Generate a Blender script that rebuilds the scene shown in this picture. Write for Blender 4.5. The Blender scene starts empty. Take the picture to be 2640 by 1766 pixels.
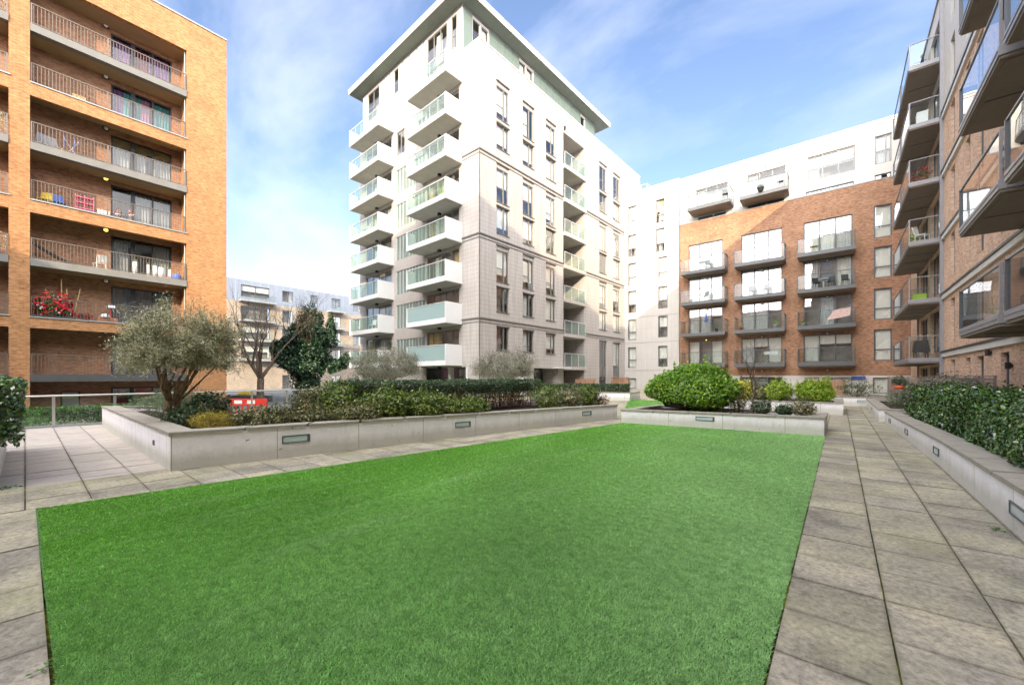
import bpy, math, random
import numpy as np
from mathutils import Vector, Matrix
random.seed(7); np.random.seed(7)
R = math.radians
scene = bpy.context.scene
COL = scene.collection

# ------------------------------------------------------------ camera
cam_data = bpy.data.cameras.new('camera')
cam = bpy.data.objects.new('camera', cam_data); COL.objects.link(cam)
cam.location = (0, 0, 1.4)
cam.rotation_euler = (R(90), 0, R(39.365))
cam_data.sensor_width = 36.0
cam_data.lens = 14.045
cam_data.shift_y = 0.033
cam_data.clip_start = 0.05
cam_data.clip_end = 3000
scene.camera = cam

# ------------------------------------------------------------ sky, sun, exposure
SUN = Vector((1.515, -2.5, 1.0)).normalized()
world = bpy.data.worlds.new('World'); scene.world = world
world.use_nodes = True
nt = world.node_tree; nt.nodes.clear()
def N(t, k, **kw):
    n = t.nodes.new(k)
    for a, b in kw.items(): setattr(n, a, b)
    return n
sky = N(nt, 'ShaderNodeTexSky', sky_type='NISHITA')
sky.sun_disc = False
sky.sun_elevation = math.asin(SUN.z)
sky.sun_rotation = math.atan2(SUN.x, SUN.y)
sky.altitude = 50; sky.air_density = 1.0; sky.dust_density = 0.35; sky.ozone_density = 1.6
tc = N(nt, 'ShaderNodeTexCoord')
mp = N(nt, 'ShaderNodeMapping'); mp.inputs['Rotation'].default_value = (R(25), R(-35), R(20)); mp.inputs['Scale'].default_value = (1.1, 3.0, 2.4)
nz = N(nt, 'ShaderNodeTexNoise'); nz.inputs['Scale'].default_value = 1.25; nz.inputs['Detail'].default_value = 9; nz.inputs['Roughness'].default_value = 0.56; nz.inputs['Distortion'].default_value = 0.35
cr = N(nt, 'ShaderNodeValToRGB'); cr.color_ramp.elements[0].position = 0.42; cr.color_ramp.elements[1].position = 0.78
cr.color_ramp.elements[0].color = (0, 0, 0, 1); cr.color_ramp.elements[1].color = (0.55, 0.55, 0.55, 1)
sep = N(nt, 'ShaderNodeSeparateXYZ')
# thin cloud gathers low in the sky; unseen bright sunward cloud added as fill
lo = N(nt, 'ShaderNodeMapRange'); lo.inputs['From Min'].default_value = 0.0; lo.inputs['From Max'].default_value = 0.42; lo.inputs['To Min'].default_value = 0.24; lo.inputs['To Max'].default_value = 0.0
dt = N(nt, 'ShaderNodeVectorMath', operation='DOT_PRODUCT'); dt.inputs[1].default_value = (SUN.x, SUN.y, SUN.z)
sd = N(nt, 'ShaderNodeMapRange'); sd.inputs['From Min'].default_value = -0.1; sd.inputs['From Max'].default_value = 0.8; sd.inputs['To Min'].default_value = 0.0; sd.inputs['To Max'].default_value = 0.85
mx1 = N(nt, 'ShaderNodeMath', operation='MAXIMUM'); mx2 = N(nt, 'ShaderNodeMath', operation='MAXIMUM'); mx2.use_clamp = True
cm = N(nt, 'ShaderNodeMixRGB'); 
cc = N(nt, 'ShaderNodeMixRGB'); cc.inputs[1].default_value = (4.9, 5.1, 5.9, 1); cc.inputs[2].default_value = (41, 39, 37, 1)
tint = N(nt, 'ShaderNodeMixRGB', blend_type='MULTIPLY'); tint.inputs[0].default_value = 1.0; tint.inputs[2].default_value = (1.12, 1.04, 1.10, 1)
bg = N(nt, 'ShaderNodeBackground'); bg.inputs['Strength'].default_value = 0.15
wo = N(nt, 'ShaderNodeOutputWorld')
L = nt.links.new
L(tc.outputs['Generated'], mp.inputs[0]); L(mp.outputs[0], nz.inputs['Vector']); L(nz.outputs[0], cr.inputs[0])
L(tc.outputs['Generated'], sep.inputs[0]); L(sep.outputs[2], lo.inputs[0])
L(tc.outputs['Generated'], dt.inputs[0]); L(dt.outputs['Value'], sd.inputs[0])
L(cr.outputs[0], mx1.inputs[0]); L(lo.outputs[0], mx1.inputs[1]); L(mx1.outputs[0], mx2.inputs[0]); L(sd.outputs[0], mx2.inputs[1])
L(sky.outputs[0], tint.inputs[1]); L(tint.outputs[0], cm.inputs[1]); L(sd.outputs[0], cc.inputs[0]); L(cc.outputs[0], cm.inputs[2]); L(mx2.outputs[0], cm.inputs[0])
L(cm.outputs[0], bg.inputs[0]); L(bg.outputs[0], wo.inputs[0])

sl = bpy.data.lights.new('sun', 'SUN'); sl.energy = 3.7; sl.angle = R(0.5); sl.color = (1.0, 0.79, 0.53)
so = bpy.data.objects.new('sun', sl); COL.objects.link(so); so.rotation_euler = SUN.to_track_quat('Z', 'Y').to_euler()

scene.render.engine = 'CYCLES'
vs = scene.view_settings
vs.view_transform = 'Standard'; vs.look = 'None'; vs.gamma = 1.0; vs.use_curve_mapping = False
vs.exposure = 1.07
cy = scene.cycles
cy.use_denoising = True
cy.max_bounces = 8; cy.diffuse_bounces = 4; cy.glossy_bounces = 3; cy.transmission_bounces = 4; cy.transparent_max_bounces = 14
cy.sample_clamp_indirect = 6

# ------------------------------------------------------------ materials
MATS = {}
def newmat(name):
    m = bpy.data.materials.new(name); m.use_nodes = True
    t = m.node_tree; t.nodes.clear()
    o = N(t, 'ShaderNodeOutputMaterial'); MATS[name] = m
    return m, t, o
def uvnode(t, scale=(1, 1, 1)):
    u = N(t, 'ShaderNodeUVMap'); u.uv_map = 'UVMap'
    p = N(t, 'ShaderNodeMapping'); p.inputs['Scale'].default_value = scale
    t.links.new(u.outputs[0], p.inputs[0]); return p.outputs[0]
def noise(t, vec, s, d=5, r=0.6):
    n = N(t, 'ShaderNodeTexNoise'); n.inputs['Scale'].default_value = s; n.inputs['Detail'].default_value = d; n.inputs['Roughness'].default_value = r
    if vec is not None: t.links.new(vec, n.inputs['Vector'])
    return n.outputs[0]
def ramp(t, f, stops):
    c = N(t, 'ShaderNodeValToRGB'); e = c.color_ramp.elements
    while len(e) < len(stops): e.new(0.5)
    for i, (p, col) in enumerate(stops):
        e[i].position = p; e[i].color = (col[0], col[1], col[2], 1)
    t.links.new(f, c.inputs[0]); return c.outputs[0]
def mixc(t, f, a, b, mode='MIX'):
    m = N(t, 'ShaderNodeMixRGB', blend_type=mode)
    for i, v in ((0, f), (1, a), (2, b)):
        if hasattr(v, 'default_value'): t.links.new(v, m.inputs[i])
        elif isinstance(v, (int, float)): m.inputs[i].default_value = v
        else: m.inputs[i].default_value = (v[0], v[1], v[2], 1)
    return m.outputs[0]
def bsdf(t, o, col, rough=0.6, metal=0.0, spec=0.5, bump=None, bs=0.3, bd=0.01):
    b = N(t, 'ShaderNodeBsdfPrincipled')
    if hasattr(col, 'default_value'): t.links.new(col, b.inputs['Base Color'])
    else: b.inputs['Base Color'].default_value = (col[0], col[1], col[2], 1)
    if hasattr(rough, 'default_value'): t.links.new(rough, b.inputs['Roughness'])
    else: b.inputs['Roughness'].default_value = rough
    b.inputs['Metallic'].default_value = metal
    b.inputs['Specular IOR Level'].default_value = spec
    if bump is not None:
        n = N(t, 'ShaderNodeBump'); n.inputs['Strength'].default_value = bs; n.inputs['Distance'].default_value = bd
        t.links.new(bump, n.inputs['Height']); t.links.new(n.outputs[0], b.inputs['Normal'])
    t.links.new(b.outputs[0], o.inputs[0]); return b
def mat_plain(name, c, rough=0.5, metal=0.0, var=0.15, ns=3.0, spec=0.5, bump=0.0):
    m, t, o = newmat(name)
    v = uvnode(t); f = noise(t, v, ns); f2 = noise(t, v, ns * 9, 4)
    d = tuple(x * (1 - var) for x in c); e = tuple(min(1, x * (1 + var)) for x in c)
    a = ramp(t, f, [(0.3, d), (0.7, e)])
    a = mixc(t, 0.35, a, ramp(t, f2, [(0.35, d), (0.65, e)]))
    bsdf(t, o, a, rough, metal, spec, f2 if bump else None, bump, 0.004)
    return m
def mat_brick(name, c1, c2, mortar, big=0.18):
    m, t, o = newmat(name)
    v = uvnode(t)
    b = N(t, 'ShaderNodeTexBrick'); b.offset = 0.5; b.inputs['Scale'].default_value = 1.0
    b.inputs['Brick Width'].default_value = 0.225; b.inputs['Row Height'].default_value = 0.075
    b.inputs['Mortar Size'].default_value = 0.006; b.inputs['Mortar Smooth'].default_value = 0.3; b.inputs['Bias'].default_value = -0.1
    b.inputs['Color1'].default_value = (*c1, 1); b.inputs['Color2'].default_value = (*c2, 1); b.inputs['Mortar'].default_value = (*mortar, 1)
    t.links.new(v, b.inputs['Vector'])
    f = noise(t, v, 0.7, 6, 0.7)
    v2 = uvnode(t, (4.4, 13.3, 1))
    w = N(t, 'ShaderNodeTexNoise'); w.inputs['Scale'].default_value = 1.0; w.inputs['Detail'].default_value = 1; t.links.new(v2, w.inputs['Vector'])
    g = ramp(t, w.outputs[0], [(0.34, (0.68, 0.64, 0.64)), (0.48, (0.96, 0.96, 0.96)), (0.7, (1.18, 1.17, 1.15))])
    c = mixc(t, 0.8, b.outputs[0], g, 'MULTIPLY')
    h = ramp(t, f, [(0.3, (1 - big,) * 3), (0.7, (1 + big,) * 3)])
    c = mixc(t, 1.0, c, h, 'MULTIPLY')
    bsdf(t, o, c, 0.85, 0, 0.25, b.outputs[1], 0.25, -0.006)
    return m
def mat_panel(name, c, lh, lv, line, lw=0.012, rough=0.45, var=0.06, streak=0.0):
    """smooth cladding with thin joints every lh metres up and lv metres along"""
    m, t, o = newmat(name)
    v = uvnode(t); s = N(t, 'ShaderNodeSeparateXYZ'); t.links.new(v, s.inputs[0])
    masks = []
    for out, p in ((1, lh), (0, lv)):
        if not p: continue
        d = N(t, 'ShaderNodeMath', operation='DIVIDE'); d.inputs[1].default_value = p; t.links.new(s.outputs[out], d.inputs[0])
        fr = N(t, 'ShaderNodeMath', operation='FRACT'); t.links.new(d.outputs[0], fr.inputs[0])
        lt = N(t, 'ShaderNodeMath', operation='LESS_THAN'); lt.inputs[1].default_value = lw / p; t.links.new(fr.outputs[0], lt.inputs[0])
        masks.append(lt.outputs[0])
    k = masks[0]
    if len(masks) > 1:
        a = N(t, 'ShaderNodeMath', operation='MAXIMUM'); t.links.new(masks[0], a.inputs[0]); t.links.new(masks[1], a.inputs[1]); k = a.outputs[0]
    f = noise(t, v, 0.8, 6, 0.65)
    base = ramp(t, f, [(0.3, tuple(x * (1 - var) for x in c)), (0.7, tuple(min(0.95, x * (1 + var)) for x in c))])
    if streak:
        vv = uvnode(t, (3.0, 0.25, 1)); g = noise(t, vv, 1.5, 6, 0.7)
        base = mixc(t, streak, base, ramp(t, g, [(0.35, tuple(x * 0.72 for x in c)), (0.6, c)]))
    col = mixc(t, k, base, line)
    bsdf(t, o, col, rough, 0, 0.4, k, 0.3, -0.004)
    return m
def mat_glass(name, ior, tintc, rough=0.01, body=0.0, bodyc=(0.5, 0.6, 0.55)):
    m, t, o = newmat(name)
    lw = N(t, 'ShaderNodeLayerWeight'); pw = N(t, 'ShaderNodeMath', operation='POWER'); pw.inputs[1].default_value = 4.0; t.links.new(lw.outputs['Facing'], pw.inputs[0])
    lw.inputs[0].default_value = 0.5; f0 = ((ior - 1) / (ior + 1)) ** 2
    fr = N(t, 'ShaderNodeMath', operation='MULTIPLY_ADD'); fr.inputs[1].default_value = 1 - f0; fr.inputs[2].default_value = f0; t.links.new(pw.outputs[0], fr.inputs[0])
    tr = N(t, 'ShaderNodeBsdfTransparent'); tr.inputs[0].default_value = (*tintc, 1)
    gl = N(t, 'ShaderNodeBsdfGlossy'); gl.inputs['Roughness'].default_value = rough; gl.inputs[0].default_value = (0.95, 0.97, 1, 1)
    v = uvnode(t); n = noise(t, v, 0.35, 2); bp = N(t, 'ShaderNodeBump'); bp.inputs['Strength'].default_value = 0.12; bp.inputs['Distance'].default_value = 0.05
    t.links.new(n, bp.inputs['Height']); t.links.new(bp.outputs[0], gl.inputs['Normal'])
    base = tr.outputs[0]
    if body:
        df = N(t, 'ShaderNodeBsdfDiffuse'); df.inputs[0].default_value = (*bodyc, 1)
        ms = N(t, 'ShaderNodeMixShader'); ms.inputs[0].default_value = body
        t.links.new(tr.outputs[0], ms.inputs[1]); t.links.new(df.outputs[0], ms.inputs[2]); base = ms.outputs[0]
    x = N(t, 'ShaderNodeMixShader'); t.links.new(fr.outputs[0], x.inputs[0]); t.links.new(base, x.inputs[1]); t.links.new(gl.outputs[0], x.inputs[2])
    t.links.new(x.outputs[0], o.inputs[0]); return m
def mat_leaf(name, stops, rough=0.45, spec=0.5, trans=0.25, patch=0.0, pcol=(0.2, 0.2, 0.05)):
    m, t, o = newmat(name)
    a = N(t, 'ShaderNodeAttribute'); a.attribute_name = 'rnd'
    c = ramp(t, a.outputs['Fac'], stops)
    if patch:
        tc_ = N(t, 'ShaderNodeTexCoord'); f = noise(t, tc_.outputs['Object'], 1.6, 3)
        c = mixc(t, ramp(t, f, [(0.45, (0, 0, 0)), (0.62, (patch,) * 3)]), c, pcol)
    b = bsdf(t, o, c, rough, 0, spec)
    tl = N(t, 'ShaderNodeBsdfTranslucent'); t.links.new(c, tl.inputs[0])
    x = N(t, 'ShaderNodeMixShader'); x.inputs[0].default_value = trans
    t.links.new(b.outputs[0], x.inputs[1]); t.links.new(tl.outputs[0], x.inputs[2]); t.links.new(x.outputs[0], o.inputs[0])
    return m

mat_brick('brick_orange', (0.40, 0.20, 0.088), (0.30, 0.14, 0.06), (0.34, 0.25, 0.16))
mat_brick('brick_red', (0.355, 0.195, 0.118), (0.25, 0.125, 0.078), (0.29, 0.22, 0.16), 0.22)
mat_brick('brick_buff', (0.62, 0.435, 0.325), (0.53, 0.35, 0.25), (0.52, 0.44, 0.36))
mat_brick('brick_far', (0.33, 0.285, 0.23), (0.27, 0.225, 0.18), (0.30, 0.26, 0.22))
mat_panel('tile_white', (0.42, 0.39, 0.37), 0.30, 0.9, (0.27, 0.25, 0.24), 0.024, 0.4, 0.10, 0.75)
mat_panel('tile_grey', (0.36, 0.335, 0.32), 0.15, 0.9, (0.2, 0.18, 0.17), 0.02, 0.5, 0.12, 0.3)
mat_panel('panel_white', (0.46, 0.44, 0.42), 3.17, 0.62, (0.36, 0.34, 0.32), 0.022, 0.5, 0.05, 0.3)
mat_panel('render_white', (0.50, 0.48, 0.455), 0, 2.4, (0.5, 0.48, 0.46), 0.015, 0.6, 0.04)
mat_panel('panel_blue', (0.19, 0.225, 0.29), 0, 1.2, (0.36, 0.40, 0.48), 0.03, 0.5, 0.06)
mat_plain('balcony_grey', (0.27, 0.27, 0.295), 0.45, 0.2, 0.1, 2)
mat_plain('paint_white', (0.62, 0.62, 0.63), 0.4, 0, 0.05, 1.2)
mat_plain('string_dark', (0.13, 0.125, 0.12), 0.5, 0, 0.2, 2)
mat_plain('grey_trim', (0.30, 0.31, 0.32), 0.45, 0.2, 0.12, 2)
mat_plain('alu_light', (0.56, 0.56, 0.58), 0.4, 0.2, 0.1, 2)
mat_plain('alu_frame', (0.19, 0.185, 0.175), 0.4, 0.3, 0.1, 2)
mat_plain('frame_dark', (0.045, 0.05, 0.06), 0.4, 0.2, 0.2, 2)
mat_plain('frame_grey', (0.095, 0.105, 0.12), 0.4, 0.3, 0.15, 2)
mat_plain('rail_bar', (0.15, 0.125, 0.105), 0.4, 0.3, 0.1, 2)
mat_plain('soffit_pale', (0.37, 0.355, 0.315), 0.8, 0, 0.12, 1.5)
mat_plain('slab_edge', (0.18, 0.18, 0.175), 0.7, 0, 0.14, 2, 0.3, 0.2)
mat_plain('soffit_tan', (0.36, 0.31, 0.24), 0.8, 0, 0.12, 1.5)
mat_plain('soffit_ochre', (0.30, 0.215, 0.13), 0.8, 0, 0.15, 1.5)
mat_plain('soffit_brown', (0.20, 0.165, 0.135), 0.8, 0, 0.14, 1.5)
mat_plain('metal_seam', (0.10, 0.104, 0.11), 0.45, 0.4, 0.15, 2)
mat_plain('blind', (0.80, 0.79, 0.73), 0.8, 0, 0.06, 1)
mat_plain('curtain_white', (0.58, 0.58, 0.57), 0.9, 0, 0.2, 6)
mat_plain('curtain_purple', (0.36, 0.16, 0.42), 0.9, 0, 0.35, 5)
mat_plain('curtain_pink', (0.62, 0.28, 0.45), 0.9, 0, 0.3, 5)
mat_plain('curtain_teal', (0.12, 0.45, 0.46), 0.9, 0, 0.3, 5)
mat_plain('curtain_red', (0.30, 0.05, 0.09), 0.9, 0, 0.3, 5)
mat_plain('curtain_tan', (0.55, 0.42, 0.20), 0.9, 0, 0.3, 5)
mat_plain('room_dark', (0.10, 0.09, 0.085), 0.9, 0, 0.4, 1.2)
mat_plain('interior', (0.34, 0.31, 0.28), 0.9, 0, 0.5, 1.3)
mat_plain('soil', (0.035, 0.025, 0.018), 1.0, 0, 0.5, 14, 0.2, 0.8)
mat_plain('asphalt', (0.12, 0.12, 0.12), 0.9, 0, 0.3, 3)
mat_plain('lawn_far', (0.10, 0.22, 0.05), 0.9, 0, 0.3, 5)
mat_plain('timber', (0.32, 0.17, 0.10), 0.8, 0, 0.25, 5)
mat_plain('timber_grey', (0.21, 0.17, 0.15), 0.8, 0, 0.25, 5)
mat_plain('red_plastic', (0.72, 0.03, 0.025), 0.4, 0, 0.1, 3)
mat_plain('white_sheet', (0.85, 0.85, 0.85), 0.4, 0, 0.05, 3)
mat_plain('blue_sign', (0.03, 0.07, 0.33), 0.4, 0, 0.05, 3)
mat_plain('terracotta', (0.52, 0.20, 0.10), 0.8, 0, 0.2, 8)
mat_plain('pot_red', (0.62, 0.10, 0.03), 0.5, 0, 0.1, 8)
mat_plain('black_plastic', (0.02, 0.02, 0.022), 0.4, 0, 0.2, 8)
mat_plain('grey_fabric', (0.30, 0.30, 0.32), 0.9, 0, 0.2, 8)
mat_plain('blue_cloth', (0.10, 0.20, 0.55), 0.9, 0, 0.3, 8)
mat_plain('towel_cloth', (0.50, 0.36, 0.34), 0.9, 0, 0.4, 8)
mat_plain('pink_cloth', (0.70, 0.14, 0.30), 0.9, 0, 0.3, 8)
mat_plain('yellow_plastic', (0.75, 0.55, 0.05), 0.5, 0, 0.1, 8)
mat_plain('lime_plastic', (0.35, 0.55, 0.05), 0.5, 0, 0.1, 8)
mat_plain('purple_plastic', (0.18, 0.08, 0.25), 0.5, 0, 0.1, 8)
mat_plain('copper_ledge', (0.62, 0.62, 0.61), 0.5, 0.1, 0.08, 3)
mat_plain('steel', (0.55, 0.54, 0.52), 0.3, 0.8, 0.1, 5)
mat_plain('roof_fascia', (0.62, 0.60, 0.57), 0.5, 0.1, 0.06, 2)
mat_plain('roof_soffit', (0.13, 0.155, 0.13), 0.6, 0, 0.12, 2)
mat_glass('glass_window', 2.6, (0.9, 0.92, 0.92))
mat_glass('glass_dark', 1.7, (0.6, 0.64, 0.66))
mat_glass('glass_rail', 1.55, (0.80, 0.86, 0.85))
mat_glass('glass_rail_green', 1.5, (0.62, 0.76, 0.70), 0.02, 0.14, (0.40, 0.52, 0.48))
mat_glass('glass_frosted', 1.5, (0.5, 0.6, 0.6), 0.1, 0.85, (0.27, 0.37, 0.38))
mat_glass('glass_green_panel', 1.5, (0.5, 0.6, 0.6), 0.06, 0.95, (0.15, 0.195, 0.175))
mat_glass('lens_glass', 1.8, (0.6, 0.75, 0.75), 0.2, 0.95, (0.48, 0.60, 0.62))
def mat_bark(name, c1, c2):
    m, t, o = newmat(name); tcn = N(t, 'ShaderNodeTexCoord'); p = N(t, 'ShaderNodeMapping'); p.inputs['Scale'].default_value = (9, 9, 2.5)
    t.links.new(tcn.outputs['Object'], p.inputs[0]); f = noise(t, p.outputs[0], 2.5, 6, 0.7)
    bsdf(t, o, ramp(t, f, [(0.35, c1), (0.65, c2)]), 0.95, 0, 0.2, f, 0.8, 0.02)
mat_bark('bark_olive', (0.07, 0.045, 0.025), (0.36, 0.26, 0.16))
mat_bark('bark_grey', (0.05, 0.04, 0.035), (0.22, 0.17, 0.13))
mat_bark('bark_dark', (0.02, 0.018, 0.015), (0.09, 0.07, 0.055))
mat_bark('stem_brown', (0.06, 0.035, 0.02), (0.20, 0.12, 0.06))
mat_leaf('leaf_olive', [(0.0, (0.12, 0.13, 0.07)), (0.35, (0.31, 0.33, 0.19)), (0.75, (0.60, 0.60, 0.41)), (1.0, (0.80, 0.72, 0.47))], 0.5, 0.4, 0.25)
mat_leaf('leaf_olive_grey', [(0.0, (0.08, 0.09, 0.065)), (0.6, (0.22, 0.235, 0.175)), (1.0, (0.42, 0.40, 0.30))], 0.5, 0.4, 0.2)
mat_leaf('leaf_cherry', [(0.0, (0.018, 0.048, 0.012)), (0.55, (0.060, 0.150, 0.027)), (0.85, (0.150, 0.300, 0.045)), (1.0, (0.300, 0.360, 0.075))], 0.16, 1.0, 0.12)
mat_leaf('leaf_laurel_bright', [(0.0, (0.04, 0.11, 0.012)), (0.35, (0.13, 0.31, 0.025)), (0.75, (0.36, 0.60, 0.05)), (1.0, (0.60, 0.78, 0.10))], 0.35, 0.6, 0.3)
mat_leaf('leaf_lime', [(0.0, (0.081, 0.189, 0.020)), (0.5, (0.324, 0.513, 0.041)), (1.0, (0.783, 0.810, 0.081))], 0.45, 0.5, 0.3)
mat_leaf('leaf_yellow', [(0.0, (0.216, 0.270, 0.027)), (0.5, (0.675, 0.648, 0.041)), (1.0, (0.850, 0.850, 0.068))], 0.45, 0.5, 0.3)
mat_leaf('leaf_bronze', [(0.0, (0.015, 0.02, 0.008)), (0.35, (0.09, 0.12, 0.03)), (0.7, (0.32, 0.30, 0.12)), (0.9, (0.50, 0.42, 0.28)), (1.0, (0.62, 0.26, 0.14))], 0.4, 0.5, 0.15)
mat_leaf('leaf_skimmia', [(0.0, (0.008, 0.02, 0.005)), (0.35, (0.045, 0.10, 0.015)), (0.7, (0.20, 0.30, 0.04)), (0.88, (0.36, 0.44, 0.08)), (1.0, (0.55, 0.33, 0.15))], 0.35, 0.6, 0.15, 0.35, (0.30, 0.36, 0.04))
mat_leaf('leaf_box', [(0.0, (0.016, 0.041, 0.016)), (0.6, (0.054, 0.115, 0.041)), (1.0, (0.162, 0.257, 0.095))], 0.35, 0.6, 0.15)
mat_leaf('leaf_dead', [(0.0, (0.081, 0.047, 0.024)), (0.6, (0.216, 0.121, 0.061)), (1.0, (0.405, 0.270, 0.149))], 0.7, 0.2, 0.2)
mat_leaf('leaf_ivy', [(0.0, (0.007, 0.026, 0.014)), (0.6, (0.022, 0.066, 0.031)), (0.9, (0.060, 0.120, 0.048)), (1.0, (0.120, 0.192, 0.096))], 0.4, 0.5, 0.12)
mat_leaf('leaf_silver', [(0.0, (0.176, 0.220, 0.132)), (0.6, (0.396, 0.462, 0.330)), (1.0, (0.682, 0.726, 0.594))], 0.7, 0.2, 0.2)
mat_leaf('leaf_rosemary', [(0.0, (0.041, 0.068, 0.034)), (0.6, (0.149, 0.203, 0.108)), (1.0, (0.351, 0.378, 0.216))], 0.6, 0.3, 0.2)
mat_leaf('leaf_gold', [(0.0, (0.121, 0.108, 0.016)), (0.5, (0.405, 0.324, 0.041)), (1.0, (0.675, 0.540, 0.068))], 0.5, 0.3, 0.25)
mat_leaf('leaf_green', [(0.0, (0.041, 0.108, 0.020)), (0.6, (0.135, 0.297, 0.068)), (1.0, (0.297, 0.513, 0.162))], 0.5, 0.4, 0.25)
mat_leaf('petal_red', [(0.0, (0.45, 0.01, 0.02)), (1.0, (0.80, 0.04, 0.08))], 0.6, 0.3, 0.3)
mat_leaf('petal_white', [(0.0, (0.6, 0.6, 0.6)), (1.0, (0.85, 0.85, 0.82))], 0.6, 0.3, 0.3)

def mat_turf():
    m, t, o = newmat('turf_blades')
    a = N(t, 'ShaderNodeAttribute'); a.attribute_name = 'rnd'
    c = ramp(t, a.outputs['Fac'], [(0.0, (0.025, 0.12, 0.006)), (0.4, (0.165, 0.47, 0.035)), (0.78, (0.33, 0.70, 0.10)), (1.0, (0.62, 0.86, 0.36))])
    tcn = N(t, 'ShaderNodeTexCoord')
    p = N(t, 'ShaderNodeMapping'); p.inputs['Rotation'].default_value = (0, 0, R(38)); p.inputs['Scale'].default_value = (1, 0.14, 1)
    t.links.new(tcn.outputs['Object'], p.inputs[0]); f = noise(t, p.outputs[0], 3.0, 5, 0.6)
    f2 = noise(t, tcn.outputs['Object'], 0.55, 4, 0.6)
    s = N(t, 'ShaderNodeSeparateXYZ'); t.links.new(tcn.outputs['Object'], s.inputs[0])
    # paler, frosted pile towards the path side
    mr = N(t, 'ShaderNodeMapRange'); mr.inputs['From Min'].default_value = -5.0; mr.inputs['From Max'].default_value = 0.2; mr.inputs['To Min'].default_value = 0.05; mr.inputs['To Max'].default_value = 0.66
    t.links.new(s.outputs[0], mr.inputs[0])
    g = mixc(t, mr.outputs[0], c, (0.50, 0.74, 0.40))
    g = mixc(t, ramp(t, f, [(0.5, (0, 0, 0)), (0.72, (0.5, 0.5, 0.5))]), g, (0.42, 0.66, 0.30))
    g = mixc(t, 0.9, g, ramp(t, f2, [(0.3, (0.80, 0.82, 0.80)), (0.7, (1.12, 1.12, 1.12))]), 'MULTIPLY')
    g = mixc(t, 1.0, g, ramp(t, noise(t, tcn.outputs['Object'], 13, 4, 0.75), [(0.38, (0.74, 0.78, 0.74)), (0.5, (1, 1, 1)), (0.62, (1.15, 1.14, 1.18))]), 'MULTIPLY')
    b = bsdf(t, o, g, 0.45, 0, 0.4)
    tl = N(t, 'ShaderNodeBsdfTranslucent'); t.links.new(g, tl.inputs[0])
    x = N(t, 'ShaderNodeMixShader'); x.inputs[0].default_value = 0.25
    t.links.new(b.outputs[0], x.inputs[1]); t.links.new(tl.outputs[0], x.inputs[2]); t.links.new(x.outputs[0], o.inputs[0])
mat_turf()
mat_plain('turf_backing', (0.05, 0.15, 0.025), 0.9, 0, 0.3, 40)

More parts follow.
